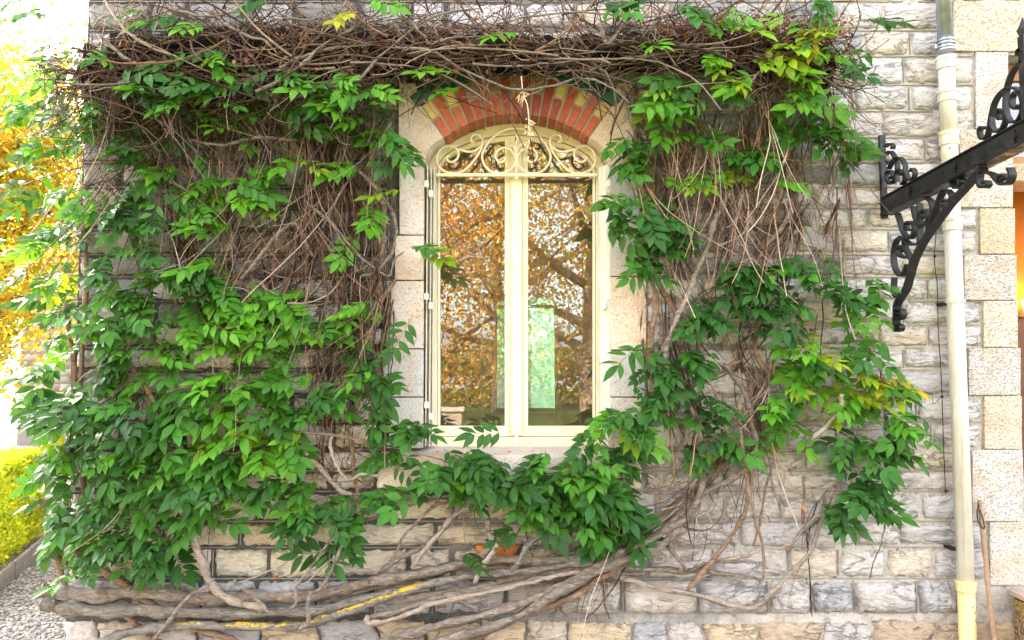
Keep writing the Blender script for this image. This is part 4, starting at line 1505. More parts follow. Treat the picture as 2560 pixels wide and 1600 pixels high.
stem([(1883, 1119), (1875, 1222), (1860, 1286), (1828, 1341), (1792, 1389), (1717, 1476)], 10.4, M_BARKB, VR, 0.15, w1=11.7)
stem([(1927, 1171), (1911, 1238), (1899, 1310), (1883, 1365)], 6.5, M_BARKB, VR, 0.12)
stem([(2120, 1130), (2078, 1240), (2050, 1310), (2026, 1377), (1971, 1437), (1927, 1484), (1883, 1518), (1828, 1512), (1729, 1484), (1629, 1466), (1550, 1443), (1480, 1428)], 9.1, M_BARKP, VR, 0.1, w1=14.3)
stem([(1480, 1418), (1550, 1421), (1629, 1423), (1709, 1429), (1756, 1425), (1788, 1433), (1860, 1440), (1907, 1448)], 16.9, M_BARK, VR, 0.12, w1=7.8)
stem([(1721, 1425), (1780, 1405), (1867, 1405)], 10.4, M_BARK, VR, 0.13, w1=6.5)
stem([(1780, 1405), (1867, 1389), (1907, 1369), (1967, 1365), (2006, 1329), (2078, 1246)], 10.4, M_BARKP, VR, 0.12, w1=6.5)
stem([(1669, 1365), (1721, 1429)], 10.4, M_BARK, VR, 0.15)
stem([(2010, 1190), (2006, 1310)], 7.8, M_BARKB, VR, 0.09)
stem([(2104, 985), (2101, 1020), (2082, 1048), (2030, 1099)], 10.4, M_BARKP, VR, 0.3)
stem([(1820, 480), (1809, 508), (1783, 561), (1767, 619), (1740, 682), (1714, 751), (1690, 800), (1668, 870)], 13.0, M_BARKP, VR, 0.17)
stem([(1809, 540), (1770, 500), (1740, 470)], 7.8, M_BARKP, VR, 0.17)
stem([(1783, 620), (1850, 590), (1880, 540)], 6.5, M_BARKP, VR, 0.16)
stem([(1700, 800), (1640, 700), (1610, 620), (1615, 520), (1600, 440)], 14.3, M_BARKB, VR, 0.12)
stem([(1636, 1000), (1625, 880), (1640, 760), (1625, 690)], 19.5, M_BARKB, VR, 0.12, w1=13.0)
stem([(1600, 1070), (1650, 1020), (1690, 990)], 10.4, M_BARKP, VR, 0.15)
stem([(1590, 330), (1570, 270), (1555, 215)], 13.0, M_BARK, VR, 0.16)
stem([(1618, 350), (1590, 300), (1575, 240)], 11.7, M_BARKB, VR, 0.14)
stem([(1990, 480), (1960, 560), (1900, 640), (1860, 760)], 10.4, M_BARKB, VR, 0.13)
stem([(1930, 950), (1890, 880), (1900, 800), (1930, 720)], 10.4, M_BARKB, VR, 0.13)
stem([(1690, 1010), (1740, 960), (1800, 930), (1850, 900)], 10.4, M_BARKB, VR, 0.13)
stem([(2110, 600), (2105, 720), (2120, 830), (2130, 930)], 4.4, M_BARKB, VR, 0.06)
stem([(2125, 800), (2190, 900), (2210, 980), (2215, 1060)], 4.4, M_BARKB, VR, 0.2)
stem([(2215, 1290), (2205, 1350), (2180, 1420), (2175, 1445)], 3.3, M_BARKB, VR, 0.12)
stem([(2017, 1330), (2025, 1450), (2030, 1540)], 2.8, M_DARK, VR, 0.05)

# ---- many thin dry strands
TW = np.array([(0.17, 0.088, 0.055), (0.10, 0.055, 0.04), (0.22, 0.13, 0.085), (0.30, 0.22, 0.165), (0.06, 0.034, 0.027), (0.24, 0.185, 0.15), (0.075, 0.042, 0.036)])


def strands(name, parent, regs, seed, bright=1.0, sides=4, m=9, dens=1.0, bundle=0, clear=True, thick=1.0):
    """regs: (x0, x1, y0, y1, n, omin, omax, len px lo, hi, angle deg centre, spread, r lo mm, hi mm, curl).
    bundle > 0: strands run together in bundles of about that many."""
    r = np.random.default_rng(seed)
    S_, R_, T_ = [], [], []
    XMAX, XMIN = xz(2150, 400)[0], xz(85, 300)[0]
    wx0, wx1, wz, wz0 = xz(1006, 600)[0], xz(1578, 600)[0], xz(1280, 225)[1], xz(1280, 1150)[1]
    for (x0, x1, y0, y1, n, om, oM, l0, l1, ac, asp, r0, r1, curl) in regs:
        n = max(1, int(n * dens))
        left = 0
        for _ in range(n):
            if bundle and left > 0:
                left -= 1
                w = bx_w
                x, y, o_ = bx_x + r.normal(0, w), bx_y + r.normal(0, 45), bx_o + r.normal(0, 0.025)
                a = bx_a + r.normal(0, 0.10)
                bend = bx_b + r.normal(0, curl * 0.5)
            else:
                x, y = r.uniform(x0, x1), r.uniform(y0, y1)
                o_ = r.uniform(om, oM)
                a = math.radians(ac + r.normal(0, asp))
                bend = r.normal(0, curl)
                if bundle and r.random() < 0.35:
                    left = int(r.uniform(0.5, 1.6) * bundle)
                    bx_x, bx_y, bx_o, bx_a, bx_b, bx_w = x, y, o_, a, bend, r.uniform(4, 13)
            L = r.uniform(l0, l1) * 0.0026
            if r.random() < 0.5 and ac == 0: a += math.pi
            p = np.array(tuple(pt(x, y, max(o_, 0.01))))
            d = np.array([math.cos(a), r.normal(0, 0.16), math.sin(a)])
            step = L / (m - 1)
            P = [p]
            bend2 = r.normal(0, curl * 0.5)
            for k in range(m - 1):
                ca, sa = math.cos(bend / m), math.sin(bend / m)
                d = np.array([d[0] * ca - d[2] * sa, d[1] + r.normal(0, 0.09), d[0] * sa + d[2] * ca]) + r.normal(0, 0.08, 3)
                bend += bend2 / m
                d /= np.linalg.norm(d)
                q = P[-1] + d * step
                q[1] = min(q[1], -0.012)
                q[1] = max(q[1], -0.62)
                P.append(q)
            A_ = np.array(P)
            if clear and (((A_[:, 0] > wx0) & (A_[:, 0] < wx1) & (A_[:, 2] < wz) & (A_[:, 2] > wz0)).sum() > 1): continue
            if A_[:, 0].max() > XMAX or A_[:, 0].min() < XMIN: continue
            S_.append(P)
            rr = r.uniform(r0, r1) * 0.001 * thick * (1.5 if r.random() < 0.08 else 1.0)
            R_.append(np.linspace(rr, rr * 0.55, m))
            T_.append(TW[r.integers(len(TW))] * r.uniform(0.35, 1.5) * bright)
    o = mobj(name, strands_mesh(name, np.array(S_), np.array(R_), np.array(T_), sides, M_TWIG), parent)
    o['kind'] = 'stuff'
    return o


# dead mat above the window: a shelf of twigs 0.45 m deep
band = []
for x in range(120, 2130, 67):
    yc = np.interp(x, [120, 300, 600, 900, 1150, 1300, 1500, 1750, 2000, 2130], [190, 150, 130, 130, 124, 130, 124, 122, 130, 170])
    hw = np.interp(x, [120, 300, 600, 900, 1200, 1400, 1700, 2000, 2130], [80, 105, 95, 82, 62, 60, 55, 75, 95])
    if x < 200: hw *= 0.7
    yc += 9 * math.sin(x / 97.0) + rng.uniform(-7, 7)
    hw *= rng.uniform(0.85, 1.22) if not 1020 < x < 1530 else 1.0
    band.append((x, x + 67, yc - hw * 0.8, yc + hw * 0.75, 17, 0.24, 0.42, 50, 170, 0, 40, 2.2, 5.4, 2.2))
    band.append((x, x + 67, yc - hw * 0.7, yc + hw * 0.8, 10, 0.28, 0.42, 60, 170, 0, 60, 1.8, 4.2, 3.4))
    band.append((x, x + 67, yc - hw, yc - hw * 0.5, 9, 0.10, 0.36, 50, 170, 0, 30, 2.0, 4.6, 1.8))
    band.append((x, x + 67, yc - hw * 0.5, yc + hw * 0.5, 3, 0.30, 0.42, 180, 380, 0, 22, 4.5, 9.0, 1.2))
    if not 1020 < x < 1530: band.append((x, x + 67, yc - hw * 0.2, yc + hw * 0.9, 9, 0.20, 0.42, 60, 190, -90, 30, 1.4, 2.8, 1.2))
    band.append((x, x + 67, yc + hw * 0.1, yc + hw * 0.75, 5, 0.28, 0.42, 180, 380, 0, 12, 2.6, 5.4, 0.9))
strands('twig_mat', VT, band, 31, 0.78, clear=False)
# near-black core added to the mat, standing in for the shade between its twigs
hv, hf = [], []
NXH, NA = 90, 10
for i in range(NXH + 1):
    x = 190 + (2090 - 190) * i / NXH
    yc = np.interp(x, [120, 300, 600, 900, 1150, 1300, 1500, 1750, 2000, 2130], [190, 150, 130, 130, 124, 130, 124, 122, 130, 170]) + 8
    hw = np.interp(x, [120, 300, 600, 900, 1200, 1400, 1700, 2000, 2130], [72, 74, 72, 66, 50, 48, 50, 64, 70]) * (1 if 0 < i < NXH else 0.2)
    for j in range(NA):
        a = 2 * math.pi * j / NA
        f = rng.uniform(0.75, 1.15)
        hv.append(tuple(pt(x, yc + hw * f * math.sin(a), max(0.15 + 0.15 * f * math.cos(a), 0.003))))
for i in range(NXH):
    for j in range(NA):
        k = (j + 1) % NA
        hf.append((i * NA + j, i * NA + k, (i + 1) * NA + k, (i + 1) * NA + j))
pyobj('mat_shade_core', hv, hf, m_simple('mat_shade_core', (0.010, 0.0075, 0.006), 0.95, 0.5, 40, 0.05, 1.0), VT, False)
loose = []
for x in range(180, 2120, 60):
    loose.append((x, x + 60, -40, 70, 5, 0.05, 0.35, 80, 240, 35, 60, 1.6, 3.6, 1.4))
    loose.append((x, x + 60, -30, 60, 1, 0.05, 0.4, 200, 380, 20, 45, 3.0, 6.5, 0.9))
loose.append((200, 640, 120, 310, 420, 0.06, 0.32, 90, 280, -50, 70, 1.8, 4.6, 1.6))
loose.append((640, 1010, 150, 300, 110, 0.10, 0.32, 90, 260, -75, 40, 1.8, 4.2, 1.2))
strands('loose_twigs', VT, loose, 32, 0.68)
strands('hanging_twigs', VL, [
    (540, 1000, 180, 520, 520, 0.02, 0.20, 150, 420, -90, 13, 1.6, 4.0, 0.5),
    (560, 990, 480, 800, 420, 0.02, 0.20, 120, 380, -92, 20, 1.6, 4.0, 0.7),
    (600, 990, 520, 760, 200, 0.04, 0.22, 80, 260, 0, 45, 1.6, 4.0, 1.4),
    (640, 980, 800, 1120, 160, 0.02, 0.16, 100, 300, -90, 22, 1.5, 4.0, 0.8),
    (920, 990, 230, 900, 120, 0.03, 0.12, 150, 380, -88, 7, 1.6, 4.6, 0.3),
    (200, 560, 150, 560, 420, 0.02, 0.24, 120, 380, -90, 26, 1.6, 4.2, 0.7),
    (200, 560, 560, 1250, 260, 0.02, 0.16, 120, 360, -90, 25, 1.6, 4.2, 0.7),
    (880, 1010, 200, 330, 120, 0.06, 0.30, 120, 320, -115, 14, 1.6, 3.4, 0.5),
    (820, 940, 1060, 1180, 60, 0.05, 0.2, 60, 180, -80, 50, 1.4, 3.0, 1.5)], 33, 1.0, dens=0.46, bundle=14, thick=1.25)
strands('hanging_twigs', VR, [
    (1560, 1700, 230, 640, 200, 0.02, 0.18, 150, 400, -88, 12, 1.6, 4.0, 0.5),
    (1560, 1640, 200, 330, 70, 0.05, 0.22, 130, 300, -62, 12, 1.6, 3.4, 0.5),
    (1690, 2120, 200, 400, 420, 0.02, 0.24, 140, 380, -92, 15, 1.6, 4.0, 0.6),
    (1640, 2100, 380, 640, 170, 0.02, 0.18, 120, 340, -96, 24, 1.5, 4.0, 0.7),
    (1590, 2120, 600, 1000, 150, 0.02, 0.14, 120, 380, -92, 22, 1.5, 4.2, 0.6),
    (1590, 1720, 640, 900, 110, 0.03, 0.16, 150, 380, -95, 9, 2.0, 5.0, 0.3),
    (1560, 1960, 950, 1280, 80, 0.03, 0.18, 120, 360, -105, 28, 1.5, 4.0, 0.8),
    (1900, 2120, 480, 560, 90, 0.03, 0.16, 200, 420, -112, 9, 2.0, 4.6, 0.4),
    (2000, 2130, 60, 260, 120, 0.03, 0.3, 120, 300, -100, 30, 1.5, 3.6, 0.9),
    (2080, 2120, 420, 620, 24, 0.02, 0.08, 200, 420, -90, 5, 1.6, 3.0, 0.4),
    (1660, 1800, 1190, 1330, 50, 0.06, 0.2, 60, 180, -100, 45, 1.4, 3.0, 1.3),
    (1990, 2100, 1150, 1320, 14, 0.03, 0.1, 120, 300, -95, 18, 1.6, 3.0, 0.5)], 34, 1.5, dens=0.46, bundle=14, thick=1.25)
strands('hanging_twigs', VS, [(1080, 1520, 1180, 1300, 40, 0.05, 0.2, 60, 180, -90, 60, 1.4, 3.0, 1.0)], 35, 1.0)
# stout branches in the mat
for q, w in (([(640, 230), (720, 190), (800, 120), (900, 60), (960, 20)], 9), ([(990, 118), (1080, 128), (1150, 170), (1280, 222), (1380, 215), (1450, 195), (1520, 215), (1580, 260)], 7),
             ([(700, 170), (760, 140), (840, 118), (930, 112)], 9), ([(860, 260), (930, 160), (1010, 90), (1090, 40), (1200, 20)], 7), ([(1010, 40), (1060, 90), (1075, 110), (1130, 95), (1250, 90)], 7),
             ([(1180, 160), (1300, 165), (1450, 150), (1560, 145), (1700, 130), (1830, 128)], 6), ([(560, 60), (620, 90), (660, 100), (690, 130)], 9), ([(1500, 60), (1520, 110), (1560, 60), (1600, 20)], 11),
             ([(250, 90), (320, 150), (400, 180), (480, 200), (520, 230)], 10), ([(1240, 60), (1330, 40), (1450, 30), (1600, 45), (1750, 30), (1900, 45)], 5), ([(300, 210), (360, 190), (420, 200)], 12),
             ([(1850, 250), (1900, 180), (1960, 140), (2050, 120)], 7), ([(420, 20), (520, 40), (640, 20), (760, 50), (860, 20)], 6)):
    stem(q, w, M_BARK, VT, 0.40, 'branch', w1=w * 0.6, sides=7)
# dried flower stalk hanging in front of the arch
mb = MB()
mb.tube(spline([tuple(pt(x, y, 0.38)) for x, y in [(1303, 190), (1308, 235), (1318, 262), (1322, 300), (1323, 340), (1321, 370)]], 5), 0.004, 5)
for k in range(46):
    y = rng.uniform(296, 372)
    p = pt(1322 + rng.gauss(0, 4.5), y, 0.38 + rng.gauss(0, 0.012))
    q = p + Vector((rng.gauss(0, 0.012), rng.gauss(0, 0.012), rng.gauss(-0.008, 0.012)))
    mb.tube([tuple(p), tuple((p + q) / 2), tuple(q)], [0.003, 0.0055, 0.002], 5)
for k in range(14):
    p = pt(1307 + rng.gauss(0, 4), rng.uniform(225, 242), 0.38)
    q = p + Vector((rng.gauss(0, 0.02), rng.gauss(0, 0.01), rng.gauss(-0.02, 0.03)))
    mb.tube([tuple(p), tuple(q)], 0.0028, 4)
mb.build('dried_flower_stalk', m_simple('straw', (0.58, 0.45, 0.28), 0.8, 0.2, 40), VT, smooth=True)
# dry brown leaf litter caught in the mat
nl = 1500
lx = np.concatenate([nrg.uniform(1650, 2130, 950), nrg.uniform(250, 1650, 550)])
ly = np.concatenate([nrg.normal(82, 26, 950), nrg.normal(120, 42, 550)])
LV, LT = [], []
for x, y in zip(lx, ly):
    p = np.array(tuple(pt(x, y, nrg.uniform(0.12, 0.40))))
    u = nrg.normal(0, 1, 3); u /= np.linalg.norm(u)
    w = np.cross(u, nrg.normal(0, 1, 3)); w /= np.linalg.norm(w)
    L, W = nrg.uniform(0.012, 0.03), nrg.uniform(0.005, 0.013)
    LV += [p - u * L, p + w * W + np.cross(u, w) * W * 0.5, p + u * L, p - w * W + np.cross(u, w) * W * 0.4]
    LT += [list(np.array([0.26, 0.11, 0.06]) * nrg.uniform(0.5, 1.4)) + [1]] * 4
o = mobj('dry_leaves', np_mesh('dry_leaves', np.array(LV), np.arange(nl * 4).reshape(-1, 4), M_TWIG, False, {'tint': np.array(LT)}), VT)
o['kind'] = 'stuff'

# ---- compound leaves
def leaf_variant(seed, npair, rl, ll, lw):
    """One pinnate leaf along +X, face +Z. Returns V, F, tint, across, along."""
    r = np.random.default_rng(seed)
    V, F, TI, AC, AL = [], [], [], [], []
    ts = np.array([0, 0.10, 0.30, 0.52, 0.74, 0.90, 1.0])
    ws = np.array([0.08, 0.52, 0.98, 1.0, 0.62, 0.20, 0.0])
    sag = r.uniform(0.12, 0.38)
    side = r.normal(0, 0.1)

    def rach(t):
        return np.array([rl * t, rl * side * t * t, -rl * sag * t * t])
    # rachis
    P = [rach(t) for t in np.linspace(0, 0.97, 5)]
    tv, tf = tube_arrays(P, 0.0016, 3)
    V.append(tv); F.append(tf); TI.append(np.tile([1.5, 1.1, 1.3, 1], (len(tv), 1))); AC.append(np.zeros(len(tv))); AL.append(np.zeros(len(tv)))
    n0 = len(tv)
    items = []
    for i in range(npair):
        t = 0.26 + 0.66 * i / max(npair - 1, 1)
        for s in (-1, 1):
            items.append((t + r.normal(0, 0.02), s, 1.0 if i else 0.85))
    items.append((1.0, 0, 1.12))
    for t, s, k in items:
        b = rach(min(t, 1))
        a = s * R(r.uniform(48, 66)) if s else r.normal(0, 0.12)
        if s and t > 0.85: a *= 0.75
        d = np.array([math.cos(a), math.sin(a), -0.05 - sag * 0.6 * min(t, 1) + r.normal(0, 0.13)])
        d /= np.linalg.norm(d)
        up = np.array([0.12, 0.12 * s, 1.0]) + r.normal(0, 0.18, 3)
        y = np.cross(up, d); y /= np.linalg.norm(y)
        z = np.cross(d, y)
        L, W = ll * k * r.uniform(0.85, 1.1), lw * k * r.uniform(0.9, 1.1)
        dr_ = r.uniform(0.10, 0.26)
        fold = r.uniform(0.12, 0.34)
        rows_ = []
        wav = r.normal(0, 0.05, 7)
        for q, (tt, ww) in enumerate(zip(ts, ws)):
            c = b + d * (0.06 + tt) * L - z * dr_ * L * tt * tt
            e1 = c + y * ww * W * 0.5 + z * (fold * ww * W * 0.5 + wav[q] * W * 0.5)
            e2 = c - y * ww * W * 0.5 + z * (fold * ww * W * 0.5 - wav[q] * W * 0.5)
            rows_ += [e1, c, e2]
        vv = np.array(rows_)
        ff = []
        for q in range(len(ts) - 1):
            ff += [(q * 3, q * 3 + 1, q * 3 + 4, q * 3 + 3), (q * 3 + 1, q * 3 + 2, q * 3 + 5, q * 3 + 4)]
        V.append(vv); F.append(np.array(ff) + n0)
        n0 += len(vv)
        br = r.uniform(0.78, 1.22)
        TI.append(np.tile([br * r.uniform(0.9, 1.15), br, br * r.uniform(0.85, 1.1), 1], (len(vv), 1)))
        AC.append(np.tile([-1.0, 0.0, 1.0], len(ts)))
        AL.append(np.repeat(ts, 3))
    return np.vstack(V), np.vstack(F), np.vstack(TI), np.concatenate(AC), np.concatenate(AL)


VARS, VME = [], []
for k in range(14):
    v = leaf_variant(200 + k, [4, 5, 6, 4, 3, 5, 4][k % 7], rng.uniform(0.17, 0.23), rng.uniform(0.090, 0.118), rng.uniform(0.037, 0.047))
    VARS.append(v)
    VME.append(np_mesh('leaf', v[0], v[1], M_LEAF, True, {'tint': v[2], 'across': v[3], 'along': v[4]}))
TON = {'D': (0.027, 0.096, 0.017), 'G': (0.042, 0.148, 0.016), 'L': (0.078, 0.240, 0.015), 'Y': (0.20, 0.30, 0.014), 'W': (0.38, 0.34, 0.02)}


def tone(code, r):
    c = np.array(TON[code])
    if r.random() < 0.22:
        other = {'D': 'G', 'G': 'L', 'L': 'Y', 'Y': 'L', 'W': 'Y'}[code]
        c = c * 0.4 + np.array(TON[other]) * 0.6
    return c * r.uniform(0.8, 1.22)


def leaf_frame(r, lat=0.0, up=0.80, out=0.58):
    d = np.array([lat + r.normal(0, 0.75), -abs(r.normal(0.62, 0.22)), -abs(r.normal(0.26, 0.2))])
    d /= np.linalg.norm(d)
    z = np.array([r.normal(0, 0.28), -out + r.normal(0, 0.2), up + r.normal(0, 0.2)])
    y = np.cross(z, d); y /= np.linalg.norm(y)
    z = np.cross(d, y)
    return d, y, z


def foliage(parent, clusters, seed, omax=0.34, cap=290):
    """clusters: (x, y, rx, ry, n, tones[, o0, o1, lateral]) in the 2420-wide view's px."""
    r = np.random.default_rng(seed)
    L = []
    for c in clusters:
        x, y, rx, ry, n, tn = c[:6]
        o0, o1 = (c[6], c[7]) if len(c) > 7 else (0.10, omax)
        lat = c[8] if len(c) > 8 else 0.0
        for i in range(max(1, int(round(n * 0.74)))):
            a, q = r.uniform(0, 6.283), math.sqrt(r.random())
            px, py = (x + rx * q * math.cos(a)) * 1.0579, (y + ry * q * math.sin(a) - 14) * 1.0579
            if parent is VL and py > 760:          # the mass ends a hand's breadth past the corner
                lim = 105 + 26 * math.sin(py / 41.0)
                if px < lim: px = lim + abs(r.normal(0, 40))
            o_ = o0 + (o1 - o0) * (1 - 0.55 * q * q) * r.uniform(0.35, 1.0)
            sc_ = r.uniform(0.66, 1.2)
            L.append((px, py, o_, sc_, lat + 0.5 * math.cos(a) * q, tn[r.integers(len(tn))]))
    L.sort(key=lambda t: -t[2] * t[3])
    sv, sf, st_, sa, sl, nn = [], [], [], [], [], 0
    for k, (px, py, o_, s, lat, tn) in enumerate(L):
        d, y, z = leaf_frame(r, lat, *((0.62, 0.80) if py < 620 else (0.78, 0.60)))
        p = np.array(tuple(pt(px, py, o_)))
        if p[0] > XL - 0.05: p[1] = min(p[1], -0.06)
        if py < 255 and px > 230: p = np.array(tuple(pt(px, py, 0.34 + 0.42 * o_)))
        M = np.stack([d, y, z], 1) * s
        vi = int(r.integers(len(VARS)))
        t = tone(tn, r)
        off = -d * 0.11 * s
        if k < cap:
            o = bpy.data.objects.new('leaf', VME[vi])
            COL.objects.link(o)
            m4 = Matrix.Identity(4)
            for i in range(3):
                for j in range(3): m4[i][j] = float(M[i, j])
                m4[i][3] = float(p[i] + off[i])
            o.matrix_world = m4
            o.parent = parent
            o.color = (float(t[0]), float(t[1]), float(t[2]), 1)
        else:
            V, F, TI, AC, AL = VARS[vi]
            sv.append(V @ M.T + p + off); sf.append(F + nn); nn += len(V)
            tt = TI.copy(); tt[:, :3] *= t
            st_.append(tt); sa.append(AC); sl.append(AL)
    if sv:
        o = mobj('foliage', np_mesh('foliage', np.vstack(sv), np.vstack(sf), M_LEAF, True, {'tint': np.vstack(st_), 'across': np.concatenate(sa), 'along': np.concatenate(sl)}), parent)
        o['kind'] = 'stuff'


foliage(VL, [
    (360, 50, 50, 22, 4, 'DG'), (490, 165, 85, 42, 13, 'DG'), (250, 155, 70, 28, 6, 'D'), (340, 225, 70, 32, 8, 'D'), (640, 200, 70, 28, 8, 'DG'),
    (800, 215, 75, 32, 10, 'GL'), (885, 240, 50, 28, 6, 'LG'), (560, 270, 100, 36, 13, 'GGL'), (430, 255, 60, 28, 6, 'G'), (850, 300, 70, 38, 10, 'GD'),
    (930, 350, 26, 42, 6, 'GD'), (240, 290, 80, 40, 10, 'D'), (300, 350, 75, 40, 9, 'D'), (700, 290, 50, 36, 6, 'D'), (585, 335, 18, 18, 2, 'L'),
    (710, 393, 32, 18, 4, 'L'), (790, 405, 30, 14, 3, 'L'), (460, 420, 80, 30, 10, 'LG'), (590, 440, 65, 55, 13, 'LLG'), (350, 455, 80, 38, 10, 'G'), (250, 480, 80, 46, 11, 'D'),
    (330, 520, 80, 38, 10, 'DG'), (520, 548, 46, 26, 5, 'GL'), (450, 505, 50, 34, 6, 'G'), (925, 465, 20, 8, 2, 'LY'), (900, 520, 24, 16, 3, 'L'), (825, 606, 20, 22, 3, 'L'),
    (985, 588, 22, 10, 2, 'G'), (1022, 608, 10, 14, 1, 'L'), (330, 600, 50, 22, 4, 'DG'), (480, 500, 30, 30, 3, 'L'),
    (300, 660, 120, 55, 20, 'DG'), (450, 680, 90, 50, 16, 'GD'), (560, 720, 80, 50, 14, 'GL'), (250, 760, 100, 60, 18, 'DG'), (400, 770, 100, 60, 18, 'GL'), (540, 790, 80, 50, 14, 'GL'),
    (660, 735, 80, 40, 12, 'GL'), (640, 810, 60, 45, 9, 'LG'), (840, 740, 36, 34, 6, 'L'), (780, 800, 55, 40, 7, 'GL'), (720, 770, 50, 34, 6, 'LG'), (965, 800, 24, 20, 2, 'D'), (500, 650, 60, 30, 6, 'GL'),
    (200, 880, 100, 50, 16, 'DG'), (340, 850, 90, 50, 14, 'G'), (170, 980, 90, 60, 20, 'D'), (300, 1000, 100, 60, 18, 'DG'), (430, 970, 70, 45, 9, 'G'), (520, 930, 60, 40, 8, 'GL'),
    (640, 900, 80, 50, 13, 'G'), (720, 940, 80, 50, 14, 'GD'), (830, 890, 55, 46, 9, 'DG'), (915, 912, 34, 26, 4, 'D'), (540, 1030, 70, 40, 8, 'LY'), (650, 1020, 70, 50, 11, 'GL'), (760, 980, 50, 40, 7, 'DG'),
    (150, 1090, 80, 50, 16, 'DG'), (280, 1100, 90, 55, 18, 'GD'), (400, 1090, 80, 50, 14, 'G'), (520, 1110, 80, 50, 13, 'GD'), (640, 1090, 70, 45, 9, 'GL'), (690, 1050, 40, 40, 4, 'LY'),
    (200, 1180, 90, 50, 14, 'D'), (340, 1180, 90, 45, 13, 'DG'), (480, 1160, 70, 36, 8, 'D'), (580, 1150, 60, 36, 7, 'DG'),
    (170, 1260, 70, 50, 11, 'DG'), (280, 1270, 70, 60, 14, 'D'), (370, 1300, 60, 44, 9, 'D'), (190, 1345, 66, 20, 6, 'DG'), (480, 1236, 44, 26, 5, 'DG'), (330, 1320, 40, 30, 5, 'D'),
    (755, 1250, 75, 50, 14, 'D'), (820, 1195, 55, 36, 7, 'DG'), (690, 1170, 75, 36, 9, 'DG'), (780, 1300, 60, 22, 5, 'D'), (980, 1030, 46, 26, 7, 'D'), (930, 1110, 44, 32, 6, 'DG'), (955, 1178, 26, 14, 3, 'G'), (890, 980, 30, 30, 4, 'D'),
    # round the corner, yellow backlight put into the mix of leaf tones
    (60, 205, 70, 70, 12, 'DGL', -0.7, 0.25, -0.3), (150, 190, 60, 60, 10, 'D', -0.5, 0.2, -0.3), (110, 320, 90, 80, 17, 'DGL', -0.7, 0.2, -0.3), (110, 440, 80, 60, 12, 'DGL', -0.7, 0.2, -0.3),
    (70, 590, 90, 50, 11, 'GLY', -0.7, 0.2, -0.3), (110, 660, 90, 50, 12, 'DGY', -0.7, 0.2, -0.3), (150, 740, 60, 40, 9, 'D', -0.5, 0.2, -0.3), (120, 850, 70, 50, 10, 'GLY', -0.5, 0.25, -0.3),
    (90, 960, 50, 40, 7, 'DGL', -0.4, 0.25, -0.3), (40, 30, 50, 30, 4, 'DG', -0.7, 0.1, -0.3), (140, 120, 60, 30, 5, 'D', -0.6, 0.1, -0.4), (30, 1040, 14, 8, 1, 'Y', -0.2, 0.2, -0.8), (180, 560, 60, 40, 8, 'D', -0.3, 0.2, -0.3)], 41)
foliage(VS, [
    (1100, 1120, 100, 40, 18, 'DG'), (1060, 1150, 70, 30, 9, 'DG'), (1250, 1165, 110, 42, 22, 'DG'), (1400, 1130, 95, 50, 20, 'DG'), (1340, 1210, 110, 46, 24, 'GD'), (1450, 1230, 70, 50, 16, 'GD'), (1420, 1180, 80, 40, 14, 'DG'),
    (1470, 1020, 60, 30, 8, 'DGL'), (1440, 1060, 60, 36, 8, 'DG'), (1165, 1045, 18, 18, 2, 'D'), (1110, 1318, 18, 14, 2, 'D'), (1195, 1272, 18, 14, 2, 'D'), (1300, 1090, 50, 22, 4, 'DG'), (1460, 1285, 46, 24, 6, 'D'), (1010, 1130, 30, 24, 3, 'G')], 42, 0.36)
